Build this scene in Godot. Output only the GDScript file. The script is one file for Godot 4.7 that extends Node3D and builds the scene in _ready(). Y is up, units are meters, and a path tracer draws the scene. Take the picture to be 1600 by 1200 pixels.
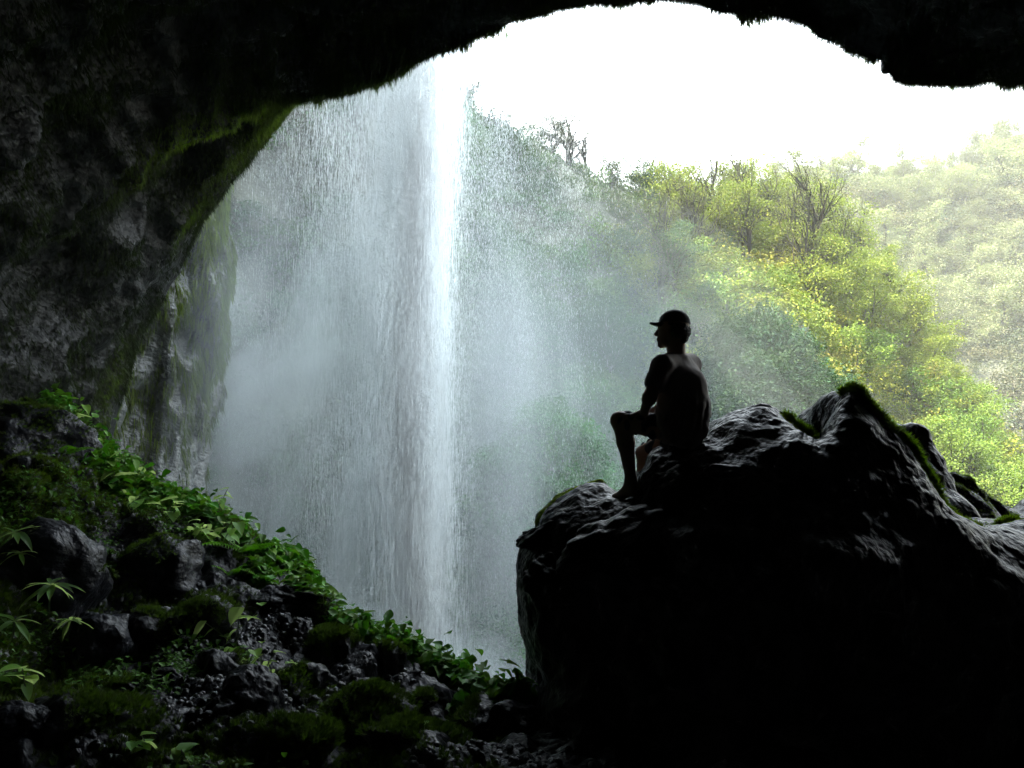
extends Node3D

var rough_noise := FastNoiseLite.new()
var crag_noise := FastNoiseLite.new()
var crack_noise := FastNoiseLite.new()
var patch_noise := FastNoiseLite.new()
var M := {}
var used := {}
var rng := RandomNumberGenerator.new()

# ------------------------------------------------------------------ naming
func numbered(called: String) -> String:
	var n: int = used.get(called, 0)
	used[called] = n + 1
	return called if n == 0 else "%s_%03d" % [called, n]

func tag(o: Node3D, label: String, category := "", group := "", kind := "") -> Node3D:
	o.set_meta("label", label)
	if category: o.set_meta("category", category)
	if group: o.set_meta("group", group)
	if kind: o.set_meta("kind", kind)
	return o

func thing(called: String, at: Vector3, label: String, category: String, group := "") -> Node3D:
	var o := Node3D.new()
	o.name = numbered(called)
	add_child(o)
	o.position = at
	return tag(o, label, category, group)

func put(called: String, m: Mesh, mat: Material, parent: Node = null) -> MeshInstance3D:
	var o := MeshInstance3D.new()
	o.mesh = m
	o.material_override = mat
	if parent == null:
		o.name = numbered(called)
		add_child(o)
	else:
		o.name = called
		parent.add_child(o, true)
	return o

func scatter_set(called: String, m: Mesh, mat: Material, where: Array, tints: Array, label: String, parent: Node = null) -> MultiMeshInstance3D:
	var mm := MultiMesh.new()
	mm.transform_format = MultiMesh.TRANSFORM_3D
	mm.use_colors = tints.size() > 0
	mm.mesh = m
	mm.instance_count = where.size()
	for i in where.size():
		mm.set_instance_transform(i, where[i])
		if tints.size(): mm.set_instance_color(i, tints[i])
	var o := MultiMeshInstance3D.new()
	o.multimesh = mm
	o.material_override = mat
	o.name = numbered(called) if parent == null else called
	if parent == null: add_child(o)
	else: parent.add_child(o, true)
	tag(o, label, "", "", "stuff")
	return o

# ------------------------------------------------------------------ materials
func noise_picture(freq: float, octaves: int, kind: int, sd: int, a: Color, b: Color, c: Color, size := 512) -> NoiseTexture2D:
	var n := FastNoiseLite.new()
	n.noise_type = kind
	n.frequency = freq
	n.fractal_octaves = octaves
	n.seed = sd
	var t := NoiseTexture2D.new()
	t.width = size
	t.height = size
	t.seamless = true
	t.noise = n
	var g := Gradient.new()
	g.offsets = PackedFloat32Array([0.0, 0.5, 1.0])
	g.colors = PackedColorArray([a, b, c])
	t.color_ramp = g
	return t

func lin(r: float, g: float, b: float) -> Color:
	return Color(r, g, b).linear_to_srgb()

func rock_material(base: Color, rough: float, bump: float, scale: float, sd: int) -> StandardMaterial3D:
	var m := StandardMaterial3D.new()
	m.albedo_texture = noise_picture(0.012, 5, FastNoiseLite.TYPE_SIMPLEX_SMOOTH, sd, (base * 0.45).linear_to_srgb(), base.linear_to_srgb(), (base * 1.7).linear_to_srgb())
	m.roughness = rough
	m.roughness_texture = noise_picture(0.02, 4, FastNoiseLite.TYPE_SIMPLEX_SMOOTH, sd + 1, Color(0.3, 0.3, 0.3), Color(0.75, 0.75, 0.75), Color(1, 1, 1))
	m.heightmap_enabled = true
	m.heightmap_texture = noise_picture(0.03, 6, FastNoiseLite.TYPE_SIMPLEX, sd + 2, Color.BLACK, Color(0.5, 0.5, 0.5), Color.WHITE)
	m.heightmap_scale = bump
	m.uv1_triplanar = true
	m.uv1_world_triplanar = true
	m.uv1_scale = Vector3.ONE * scale
	return m

func leaf_material(rough := 0.5, back := Color(0.75, 0.85, 0.5)) -> StandardMaterial3D:
	var m := StandardMaterial3D.new()
	m.vertex_color_use_as_albedo = true
	m.metallic_specular = 0.3
	m.roughness = rough
	m.backlight_enabled = true
	m.backlight = back
	return m

func make_materials() -> void:
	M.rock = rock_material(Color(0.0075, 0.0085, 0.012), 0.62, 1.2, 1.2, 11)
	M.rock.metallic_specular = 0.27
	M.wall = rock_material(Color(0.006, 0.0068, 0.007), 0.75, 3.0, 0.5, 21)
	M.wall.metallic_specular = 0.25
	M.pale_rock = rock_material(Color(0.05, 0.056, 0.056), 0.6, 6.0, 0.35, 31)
	M.soil = rock_material(Color(0.045, 0.05, 0.03), 0.9, 6.0, 0.3, 41)
	M.gravel = rock_material(Color(0.028, 0.03, 0.036), 0.5, 1.0, 3.0, 81)
	M.stem = StandardMaterial3D.new()
	M.stem.albedo_color = lin(0.05, 0.08, 0.025)
	M.stem.roughness = 0.6
	M.leaf = leaf_material(0.55)
	M.moss = leaf_material(0.8, Color(0.85, 1.0, 0.5))
	var b := StandardMaterial3D.new()
	b.albedo_texture = noise_picture(0.02, 4, FastNoiseLite.TYPE_SIMPLEX, 51, lin(0.03, 0.026, 0.02), lin(0.06, 0.05, 0.04), lin(0.11, 0.1, 0.085), 256)
	b.uv1_triplanar = true
	b.roughness = 0.9
	M.bark = b
	var w := StandardMaterial3D.new()
	w.albedo_color = lin(0.9, 0.93, 0.94)
	w.roughness = 0.4
	w.backlight_enabled = true
	w.backlight = Color(0.9, 0.92, 0.93)
	M.water_drop = w
	var pool := StandardMaterial3D.new()
	pool.albedo_color = lin(0.08, 0.14, 0.13)
	pool.roughness = 0.25
	pool.heightmap_enabled = true
	pool.heightmap_texture = noise_picture(0.03, 4, FastNoiseLite.TYPE_SIMPLEX, 61, Color.BLACK, Color(0.5, 0.5, 0.5), Color.WHITE)
	pool.heightmap_scale = 4.0
	pool.uv1_triplanar = true
	pool.uv1_scale = Vector3.ONE * 0.3
	M.pool = pool

# ------------------------------------------------------------------ surfaces
func spline(row: Array, f: float) -> Vector3:
	var n := row.size()
	var i := clampi(int(f), 0, n - 2)
	var t := f - i
	var b: Vector3 = row[i]
	var c: Vector3 = row[i + 1]
	var a: Vector3 = row[i - 1] if i > 0 else b * 2.0 - c
	var d: Vector3 = row[i + 2] if i + 2 < n else c * 2.0 - b
	return b.cubic_interpolate(c, a, d, t)

# a sheet through rows of control points, roughened along its normal; returns grid positions, normals and the mesh
func loft(rows: Array, nu: int, nv: int, flip: float, disp: Variant, spread := []) -> Dictionary:
	var fine := []
	for r in rows:
		var line := []
		for i in nu + 1:
			line.append(spline(r, float(i) / nu * (r.size() - 1)))
		fine.append(line)
	var w := nu + 1
	var p := PackedVector3Array()
	p.resize(w * (nv + 1))
	for i in w:
		var col := []
		for r in fine: col.append(r[i])
		for j in nv + 1:
			var f := float(j) / nu if false else float(j) / nv
			if spread.size(): f = spread[0].call(f)
			p[j * w + i] = spline(col, f * (rows.size() - 1))
	var nrm := grid_normals(p, nu, nv, flip)
	if disp != null:
		for k in p.size():
			p[k] += nrm[k] * float(disp.call(p[k], nrm[k]))
		nrm = grid_normals(p, nu, nv, flip)
	var idx := PackedInt32Array()
	idx.resize(nu * nv * 6)
	var q := 0
	for j in nv:
		for i in nu:
			var a := j * w + i
			var b := a + 1
			var c := a + w
			var d := c + 1
			if flip > 0:
				idx[q] = a; idx[q + 1] = c; idx[q + 2] = b; idx[q + 3] = b; idx[q + 4] = c; idx[q + 5] = d
			else:
				idx[q] = a; idx[q + 1] = b; idx[q + 2] = c; idx[q + 3] = b; idx[q + 4] = d; idx[q + 5] = c
			q += 6
	return {"p": p, "n": nrm, "nu": nu, "nv": nv, "mesh": array_mesh(p, nrm, idx)}

func array_mesh(p: PackedVector3Array, n: PackedVector3Array, idx: PackedInt32Array, col := PackedColorArray()) -> ArrayMesh:
	var arr := []
	arr.resize(Mesh.ARRAY_MAX)
	arr[Mesh.ARRAY_VERTEX] = p
	arr[Mesh.ARRAY_NORMAL] = n
	arr[Mesh.ARRAY_INDEX] = idx
	if col.size(): arr[Mesh.ARRAY_COLOR] = col
	var m := ArrayMesh.new()
	m.add_surface_from_arrays(Mesh.PRIMITIVE_TRIANGLES, arr)
	return m

func grid_normals(p: PackedVector3Array, nu: int, nv: int, flip: float) -> PackedVector3Array:
	var w := nu + 1
	var out := PackedVector3Array()
	out.resize(p.size())
	for j in nv + 1:
		for i in w:
			var du := p[j * w + mini(i + 1, nu)] - p[j * w + maxi(i - 1, 0)]
			var dv := p[mini(j + 1, nv) * w + i] - p[maxi(j - 1, 0) * w + i]
			var n := du.cross(dv) * flip
			out[j * w + i] = n.normalized() if n.length_squared() > 1e-14 else Vector3.UP
	return out

# a random point of a sheet
func on_sheet(s: Dictionary, r: RandomNumberGenerator, u0 := 0.0, u1 := 1.0, v0 := 0.0, v1 := 1.0) -> Array:
	var w: int = s.nu + 1
	var fu: float = r.randf_range(u0, u1) * (s.nu - 0.001)
	var fv: float = r.randf_range(v0, v1) * (s.nv - 0.001)
	var i := int(fu)
	var j := int(fv)
	var k := j * w + i
	var p: PackedVector3Array = s.p
	var a := p[k].lerp(p[k + 1], fu - i)
	var b := p[k + w].lerp(p[k + w + 1], fu - i)
	return [a.lerp(b, fv - j), s.n[k]]

func crag(p: Vector3, big: float, small: float) -> float:
	var n := rough_noise.get_noise_3dv(p) * big
	n += (0.35 - absf(crag_noise.get_noise_3dv(p))) * big * 0.55
	n += crack_noise.get_noise_3dv(p * 1.3) * small
	n += rough_noise.get_noise_3dv(p * 6.0) * small * 0.6
	return n

# ------------------------------------------------------------------ small meshes
func tube(pts: Array, radii: Array, sides: int, st: SurfaceTool) -> void:
	var rings := []
	var side := Vector3.ZERO
	for i in pts.size():
		var d: Vector3 = (pts[mini(i + 1, pts.size() - 1)] - pts[maxi(i - 1, 0)]).normalized()
		if side == Vector3.ZERO:
			side = d.cross(Vector3(0.3, 0.2, 1)).normalized()
		side = (side - d * side.dot(d)).normalized()
		var up := d.cross(side)
		var ring := []
		for k in sides:
			var a := TAU * k / sides
			var nn := side * cos(a) + up * sin(a)
			ring.append([pts[i] + nn * radii[i], nn])
		rings.append(ring)
	for i in pts.size() - 1:
		for k in sides:
			var k2 := (k + 1) % sides
			var a = rings[i][k]
			var b = rings[i][k2]
			var c = rings[i + 1][k]
			var d = rings[i + 1][k2]
			for v in [a, b, c, b, d, c]:
				st.set_normal(v[1])
				st.add_vertex(v[0])

# a folded leaf blade lying along +z, l long, w wide
func add_leaf(st: SurfaceTool, at: Transform3D, l: float, w: float, c: Color) -> void:
	var tip := at * Vector3(0, -0.12 * l, l)
	var root := at * Vector3.ZERO
	var left := at * Vector3(-w * 0.5, 0.1 * l, l * 0.42)
	var right := at * Vector3(w * 0.5, 0.1 * l, l * 0.42)
	st.set_color(c)
	for t in [[root, left, tip], [root, tip, right]]:
		var n: Vector3 = (t[2] - t[0]).cross(t[1] - t[0]).normalized()
		for v in t:
			st.set_normal(n)
			st.add_vertex(v)

func turned(r: RandomNumberGenerator, at: Vector3, s: float, lean := 0.5) -> Transform3D:
	var b := Basis(Vector3.UP, r.randf() * TAU) * Basis(Vector3.RIGHT, r.randfn(0.15, lean)) * Basis(Vector3.BACK, r.randfn(0.0, lean))
	return Transform3D(b.scaled(Vector3.ONE * s), at)

func bush_mesh(r: RandomNumberGenerator, n: int, leaf: float, tall: float) -> ArrayMesh:
	var st := SurfaceTool.new()
	st.begin(Mesh.PRIMITIVE_TRIANGLES)
	var lobes := []
	for i in 9:
		lobes.append([Vector3(r.randfn(0, 0.42), r.randf_range(0.15, 0.75) * tall, r.randfn(0, 0.42)), r.randf_range(0.25, 0.45)])
	for i in n:
		var lo = lobes[r.randi() % 9]
		var d := Vector3(r.randfn(0, 1), r.randfn(0.25, 0.8), r.randfn(0, 1)).normalized()
		var at: Vector3 = lo[0] + d * lo[1] * r.randf_range(0.75, 1.05)
		var g := r.randf_range(0.6, 1.35)
		add_leaf(st, turned(r, at, 1.0, 0.55), leaf * r.randf_range(0.6, 1.3), leaf * r.randf_range(0.4, 0.7), Color(g * r.randf_range(0.85, 1.15), g, g * r.randf_range(0.8, 1.2)))
	return st.commit()

# limbs and leaf places of a tree
func grow(r: RandomNumberGenerator, st: SurfaceTool, from: Vector3, dir: Vector3, l: float, rad: float, level: int, top: int, tips: Array, spread: float, rise: float) -> void:
	var pts := [from]
	var radii := [rad]
	var d := dir
	var n := 4
	for i in n:
		d = (d + Vector3(r.randfn(0, 0.13), r.randfn(rise, 0.08), r.randfn(0, 0.13))).normalized()
		pts.append(pts[-1] + d * l / n)
		radii.append(rad * (1.0 - 0.42 * (i + 1) / n))
	tube(pts, radii, 6 if level == 0 else (4 if level == 1 else 3), st)
	if level >= top:
		tips.append([pts[-1], d])
		tips.append([pts[2], d])
		return
	var kids := 3 + (r.randi() % 2) + (2 if level == 0 else 0)
	for k in kids:
		var f := 1.0 if k == 0 else r.randf_range(0.4 if level == 0 else 0.25, 1.0)
		var i := clampi(int(f * n), 1, n)
		var a := TAU * (k + r.randf()) / kids
		var side := d.cross(Vector3(cos(a), 0.2, sin(a))).normalized()
		var nd := (d + side * spread * r.randf_range(0.6, 1.3)).normalized()
		grow(r, st, pts[i], nd, l * r.randf_range(0.5, 0.72), radii[i] * 0.62, level + 1, top, tips, spread, rise)

# returns [trunk mesh, crown mesh]; the tree is about one unit tall
func tree_meshes(sd: int, trunk_len: float, spread: float, rise: float, levels: int, leaves: int, leaf: float, puff: float, cloud: float) -> Array:
	var r := RandomNumberGenerator.new()
	r.seed = sd
	var st := SurfaceTool.new()
	st.begin(Mesh.PRIMITIVE_TRIANGLES)
	var tips := []
	grow(r, st, Vector3.ZERO, Vector3(r.randfn(0, 0.08), 1, r.randfn(0, 0.08)).normalized(), trunk_len, 0.028, 0, levels, tips, spread, rise)
	var trunk := st.commit()
	var lt := SurfaceTool.new()
	lt.begin(Mesh.PRIMITIVE_TRIANGLES)
	for t in tips:
		var k := r.randf()
		if k > cloud: continue
		var g0 := r.randf_range(0.75, 1.25)
		for i in leaves:
			var at: Vector3 = t[0] + Vector3(r.randfn(0, puff), r.randfn(0, puff * 0.55), r.randfn(0, puff))
			var g := g0 * r.randf_range(0.7, 1.3)
			add_leaf(lt, turned(r, at, 1.0, 0.5), leaf * r.randf_range(0.6, 1.3), leaf * r.randf_range(0.4, 0.75), Color(g * r.randf_range(0.85, 1.2), g, g * r.randf_range(0.8, 1.2)))
	return [trunk, lt.commit()]

func tinted(m: StandardMaterial3D, c: Color) -> StandardMaterial3D:
	var o: StandardMaterial3D = m.duplicate()
	o.albedo_color = c.linear_to_srgb()
	return o

var tints := {}
func leaf_tint(c: Color, g: float) -> StandardMaterial3D:
	var step := snappedf(g, 0.1)
	var key := [c, step]
	if not tints.has(key): tints[key] = tinted(M.leaf, c * step)
	return tints[key]

func stone_mesh(sd: int, stretch: Vector3, rough: float) -> ArrayMesh:
	var r := RandomNumberGenerator.new()
	r.seed = sd
	var cuts := []
	for i in 15:
		cuts.append([Vector3(r.randfn(0, 1), r.randfn(0.1, 0.8), r.randfn(0, 1)).normalized(), r.randf_range(0.55, 0.9)])
	var rows := []
	for j in 13:
		var row := []
		var a := PI * j / 12.0
		for i in 21:
			var b := TAU * i / 20.0
			row.append(Vector3(sin(a) * cos(b), cos(a), sin(a) * sin(b)))
		rows.append(row)
	var off := Vector3(sd * 3.7, sd * 1.3, 0)
	var shape := func(p: Vector3, _n: Vector3) -> float:
		var d := p.normalized()
		var k := 1.0
		for c in cuts:
			var q := d.dot(c[0])
			if q > 0.01: k = minf(k, c[1] / q)
		return (k - 1.0) + (crag(p * 0.8 + off, 0.2, 0.07) + (crack_noise.get_noise_3dv(p * 1.1 + off) + 0.6) * 0.12) * rough
	var s := loft(rows, 56, 34, 1.0, shape)
	var p: PackedVector3Array = s.p
	for i in p.size(): p[i] = p[i] * stretch
	var n := grid_normals(p, 56, 34, 1.0)
	for j in 35:   # close the seam
		var sum := (n[j * 57] + n[j * 57 + 56]).normalized()
		n[j * 57] = sum
		n[j * 57 + 56] = sum
	var arr: Array = s.mesh.surface_get_arrays(0)
	return array_mesh(p, n, arr[Mesh.ARRAY_INDEX])

# a clump of short moss blades pointing along +y
func tuft_mesh(sd: int, blades: int, l: float, w: float, splay: float) -> ArrayMesh:
	var r := RandomNumberGenerator.new()
	r.seed = sd
	var st := SurfaceTool.new()
	st.begin(Mesh.PRIMITIVE_TRIANGLES)
	for i in blades:
		var a := r.randf() * TAU
		var out := Vector3(cos(a), 0, sin(a))
		var at := out * r.randf() * 0.5 * l
		var d := (Vector3.UP + out * splay * r.randf_range(0.3, 1.3)).normalized()
		var side := d.cross(out + Vector3(0, 0, 0.01)).normalized() * w * 0.5
		var ll := l * r.randf_range(0.5, 1.2)
		var mid := at + d * ll * 0.6
		var tip := mid + (d + out * 0.5 * splay).normalized() * ll * 0.5
		var g := r.randf_range(0.6, 1.4)
		st.set_color(Color(g, g, g))
		for t in [[at - side, at + side, mid + side * 0.8], [at - side, mid + side * 0.8, mid - side * 0.8], [mid - side * 0.8, mid + side * 0.8, tip]]:
			var n: Vector3 = (t[2] - t[0]).cross(t[1] - t[0]).normalized()
			for v in t:
				st.set_normal(n)
				st.add_vertex(v)
	return st.commit()

func stand_on(p: Vector3, n: Vector3, r: RandomNumberGenerator, s: Vector3) -> Transform3D:
	var side := n.cross(Vector3(r.randfn(0, 1), r.randfn(0, 1), r.randfn(0, 1))).normalized()
	var b := Basis(side, n, side.cross(n))
	return Transform3D(b * Basis.from_scale(s), p)

# ------------------------------------------------------------------ the place
func _ready() -> void:
	var cam := Camera3D.new()
	cam.name = "camera"
	cam.position = Vector3(0, 1.6, 0)
	cam.rotation_degrees = Vector3(6, 0, 0)
	cam.fov = 53.0
	cam.near = 0.05
	cam.far = 2000.0
	add_child(cam)
	cam.current = true
	var env := Environment.new()
	var sky := Sky.new()
	var sm := ProceduralSkyMaterial.new()
	sm.sky_top_color = lin(0.44, 0.50, 0.56)
	sm.sky_horizon_color = lin(0.52, 0.525, 0.48)
	sm.sky_curve = 0.25
	sm.ground_bottom_color = lin(0.08, 0.085, 0.07)
	sm.ground_horizon_color = lin(0.4, 0.41, 0.38)
	sm.sun_angle_max = 0.0
	sky.sky_material = sm
	env.background_mode = Environment.BG_SKY
	env.sky = sky
	env.tonemap_mode = Environment.TONE_MAPPER_LINEAR
	env.tonemap_exposure = 16.0
	env.fog_enabled = true
	env.fog_light_color = Color(0.97, 0.98, 0.95)
	env.fog_density = 0.0009
	env.volumetric_fog_enabled = true
	env.volumetric_fog_density = 0.0
	env.sdfgi_enabled = true
	env.ssao_enabled = true
	env.ssil_enabled = true
	var we := WorldEnvironment.new()
	we.name = "surroundings"
	we.environment = env
	add_child(we)
	var sun := DirectionalLight3D.new()
	sun.name = "sun"
	sun.light_energy = 0.72
	sun.light_color = Color(1.0, 0.965, 0.89)
	sun.light_angular_distance = 0.5
	sun.shadow_enabled = true
	add_child(sun)
	sun.look_at_from_position(Vector3.ZERO, Vector3(0.60, -0.68, -0.42), Vector3.UP)

	rng.seed = 7
	rough_noise.seed = 3
	rough_noise.frequency = 0.35
	rough_noise.fractal_octaves = 4
	crag_noise.seed = 5
	crag_noise.frequency = 0.55
	crag_noise.fractal_octaves = 3
	crack_noise.seed = 9
	crack_noise.noise_type = FastNoiseLite.TYPE_CELLULAR
	crack_noise.cellular_return_type = FastNoiseLite.RETURN_DISTANCE2_SUB
	crack_noise.frequency = 1.1
	patch_noise.seed = 15
	patch_noise.frequency = 0.5
	patch_noise.fractal_octaves = 3
	make_materials()
	build_terrain()
	build_cave()
	build_outcrop()
	build_slope()
	build_forest()
	build_waterfall()
	build_person()
	build_stones()
	build_moss()
	build_plants()

var cave := {}
var outcrop := {}
var slope := {}
var hillside := {}
var far_hill := {}
var cliff_wall := {}
var spur := {}
var spur_dark := {}

func build_terrain() -> void:
	# the ground as one sheet to the horizon
	var g := []
	for z in [60.0, 0.0, -60.0, -200.0, -700.0]:
		var row := []
		for x in [-700.0, -150.0, -40.0, 40.0, 150.0, 700.0]:
			row.append(Vector3(x, -10.0, z))
		g.append(row)
	tag(put("ground", loft(g, 120, 80, -1.0, func(p, _n): return rough_noise.get_noise_3dv(p * 0.15) * 1.2).mesh, M.soil), "dark valley floor below the cave mouth", "", "", "structure")
	var pm := PlaneMesh.new()
	pm.size = Vector2(26, 22)
	var po := put("pool", pm, M.pool)
	po.position = Vector3(-2, -8.6, -24)
	tag(po, "churned pool at the foot of the waterfall", "", "", "structure")
	# the wooded amphitheatre behind the waterfall, from its foot to its skyline and over it
	var xs := [-700, -300, 0, 250, 450, 600, 655, 710, 790, 900, 1000, 1090, 1190, 1270, 1350, 1430, 1520, 1620, 1800, 2050]
	var foot := [Vector3(-31.765, -2.055, -26), Vector3(-24.088, -3.269, -27), Vector3(-18.014, -5.646, -28), Vector3(-12.795, -6.58, -29), Vector3(-8.416, -7.094, -30), Vector3(-4.969, -7.384, -31), Vector3(-3.603, -7.384, -31), Vector3(-2.238, -7.144, -31), Vector3(-0.249, -6.904, -31), Vector3(2.493, -6.422, -31), Vector3(5.169, -5.431, -32), Vector3(7.755, -4.612, -33), Vector3(10.456, -3.827, -33), Vector3(12.6, -3.827, -33), Vector3(15.192, -3.992, -34), Vector3(17.402, -3.992, -34), Vector3(19.888, -3.992, -34), Vector3(22.631, -4.262, -34), Vector3(27.552, -4.8, -34), Vector3(34.352, -5.603, -34)]
	var low := [Vector3(-36.679, 7.107, -29), Vector3(-27.704, 6.019, -30), Vector3(-20.729, 4.858, -31), Vector3(-14.128, 2.275, -31), Vector3(-9.488, -0.383, -33), Vector3(-5.586, -0.443, -34), Vector3(-4.05, -0.443, -34), Vector3(-2.588, -0.503, -35), Vector3(-0.288, -0.219, -35), Vector3(2.885, 0.637, -35), Vector3(6.121, 1.796, -37), Vector3(8.937, 4.249, -37), Vector3(12.04, 4.868, -37), Vector3(14.824, 3.057, -38), Vector3(17.651, -0.109, -39), Vector3(20.648, -1.776, -40), Vector3(23.537, -2.742, -40), Vector3(26.761, -3.384, -40), Vector3(32.552, -4.342, -40), Vector3(40.552, -5.613, -40)]
	var mid := [Vector3(-42.34, 21.992, -32), Vector3(-31.872, 21.092, -33), Vector3(-23.074, 19.569, -33), Vector3(-16.196, 17.017, -34), Vector3(-10.515, 14.341, -35), Vector3(-6.125, 11.543, -36), Vector3(-4.532, 9.26, -37), Vector3(-2.884, 8.816, -38), Vector3(-0.328, 8.34, -39), Vector3(3.448, 8.336, -41), Vector3(7.252, 9.765, -43), Vector3(10.816, 12.225, -44), Vector3(14.877, 12.467, -45), Vector3(18.23, 10.335, -46), Vector3(21.682, 8.125, -47), Vector3(25.166, 4.637, -48), Vector3(28.587, 1.854, -48), Vector3(32.417, -0.113, -48), Vector3(39.262, -3.225, -48), Vector3(48.869, -5.148, -48)]
	var top := [Vector3(-50.918, 49.756, -36), Vector3(-38.189, 49.125, -37), Vector3(-27.638, 47.175, -37), Vector3(-19.515, 48.406, -38), Vector3(-12.622, 45.587, -39), Vector3(-7.292, 40.631, -40), Vector3(-5.44, 24.225, -43), Vector3(-3.597, 23.916, -46), Vector3(-0.424, 23.598, -49), Vector3(4.477, 22.147, -52), Vector3(9.245, 19.825, -54), Vector3(13.877, 19.515, -56), Vector3(19.303, 19.391, -58), Vector3(23.19, 17.619, -58), Vector3(26.946, 13.607, -58), Vector3(30.12, 9.514, -57), Vector3(33.525, 4.677, -56), Vector3(37.918, 0.976, -56), Vector3(46.003, -1.765, -56), Vector3(57.111, -5.378, -56)]
	var back := []
	for p in top: back.append(p + Vector3(-2, -1.5, -14))
	var back2 := []
	for p in top: back2.append(Vector3(p.x - 4, -10, p.z - 40))
	hillside = loft([foot, low, mid, top, back, back2], 150, 100, 1.0, func(p, _n): return rough_noise.get_noise_3dv(p * 0.22) * 2.2 + rough_noise.get_noise_3dv(p * 0.9) * 0.6)
	tag(put("hillside", hillside.mesh, M.soil), "steep wooded slope behind the waterfall", "", "", "structure")
	# near spur at the foot of the slope, right of the falling water
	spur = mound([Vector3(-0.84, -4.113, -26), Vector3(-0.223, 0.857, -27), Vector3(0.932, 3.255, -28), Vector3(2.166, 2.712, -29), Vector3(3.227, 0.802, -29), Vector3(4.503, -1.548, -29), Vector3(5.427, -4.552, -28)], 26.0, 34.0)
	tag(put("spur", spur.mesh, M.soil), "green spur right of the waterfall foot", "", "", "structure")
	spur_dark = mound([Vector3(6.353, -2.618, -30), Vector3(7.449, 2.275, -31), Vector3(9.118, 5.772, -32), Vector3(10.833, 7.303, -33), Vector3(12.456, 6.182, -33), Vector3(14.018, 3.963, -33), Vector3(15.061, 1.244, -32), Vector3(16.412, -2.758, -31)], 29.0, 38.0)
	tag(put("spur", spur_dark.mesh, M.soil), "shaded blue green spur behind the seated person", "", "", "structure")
	# the far hill on the right
	var fs := [Vector3(9.897, 17.983, -118), Vector3(30.571, 32.656, -120), Vector3(41.774, 42.776, -122), Vector3(50.292, 43.788, -125), Vector3(56.763, 44.891, -125), Vector3(64.288, 45.443, -125), Vector3(70.781, 46.549, -125), Vector3(77.354, 48.767, -125), Vector3(86.065, 50.435, -125), Vector3(102.479, 53.786, -125), Vector3(129.563, 54.907, -125), Vector3(172.285, 51.55, -125)]
	var ff := []
	var fm := []
	var fb := []
	for p in fs:
		ff.append(Vector3(p.x * 0.66, -10, -66))
		fm.append(Vector3(p.x * 0.83, lerpf(-10, p.y, 0.52), -92))
		fb.append(Vector3(p.x * 1.3, -10, -190))
	far_hill = loft([ff, fm, fs, fb], 90, 70, 1.0, func(p, _n): return rough_noise.get_noise_3dv(p * 0.09) * 7.0)
	tag(put("far_hill", far_hill.mesh, M.soil), "distant sunlit wooded hill on the right", "", "", "structure")
	# the outer mossy wall of the gorge, left of the water
	var w0 := []
	var w1 := []
	var w2 := []
	var w3 := []
	for q in [[-11.0, 180, 358], [-7.0, 200, 345], [-2.0, 190, 330], [2.0, 170, 336], [6.0, 150, 348], [9.0, 120, 352], [11.0, 100, 352], [13.0, 80, 345]]:
		var y: float = q[0]
		var e: float = (float(q[2]) - 800.0) / 1203.0 * 20.5
		w0.append(Vector3(-8.8 if y < 8.0 else -9.5, y, -13.0))
		w1.append(Vector3(e - 1.0, y, -17.8))
		w2.append(Vector3(e, y, -20.5))
		w3.append(Vector3(e - 7.0, y, -26.0))
	cliff_wall = loft([w0, w1, w2, w3], 150, 100, -1.0, func(p, _n): return crag(p * Vector3(1, 0.45, 1), 0.8, 0.28))
	# unseen high cliff, its top shaped to shade the gorge from the left
	var c0 := []
	var c1 := []
	var c2 := []
	var c3 := []
	for q in [[0.0, 26.0], [-8.0, 27.0], [-14.0, 29.0], [-18.0, 31.0], [-24.0, 37.0], [-29.0, 42.0], [-35.0, 45.0], [-42.0, 47.0], [-52.0, 46.0]]:
		c0.append(Vector3(-12.5, -10, q[0]))
		c1.append(Vector3(-13.5, q[1] * 0.5, q[0]))
		c2.append(Vector3(-14.5, q[1], q[0]))
		c3.append(Vector3(-50, q[1] + 4.0, q[0] * 1.2))
	tag(put("shade_cliff", loft([c0, c1, c2, c3], 90, 60, -1.0, func(p, _n): return crag(p * 0.35, 2.2, 0.5)).mesh, M.pale_rock), "unseen high cliff shaped to shade the gorge from the left", "", "", "structure")
	tag(put("gorge_wall", cliff_wall.mesh, M.pale_rock), "pale wet gorge wall left of the waterfall", "", "", "structure")

func mound(crest: Array, near: float, far: float) -> Dictionary:
	var a := []
	var b := []
	var c := []
	var d := []
	for p in crest:
		var base := -10.0
		a.append(Vector3(p.x * 0.9, base, -near + 3.0))
		b.append(Vector3(p.x * 0.97, lerpf(base, p.y, 0.62), lerpf(-near + 1.5, p.z, 0.45)))
		c.append(Vector3(p.x * 1.04, lerpf(base, p.y, 0.7), p.z - 3.0))
		d.append(Vector3(p.x * 1.08, base, -far))
	return loft([a, b, crest, c, d], 60, 50, 1.0, func(p, _n): return rough_noise.get_noise_3dv(p * 0.4) * 0.7)

func near_line(p: Vector3, line: Array) -> float:
	var best := 1e9
	for i in line.size() - 1:
		best = minf(best, p.distance_squared_to(Geometry3D.get_closest_point_to_segment(p, line[i], line[i + 1])))
	return sqrt(best)

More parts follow.
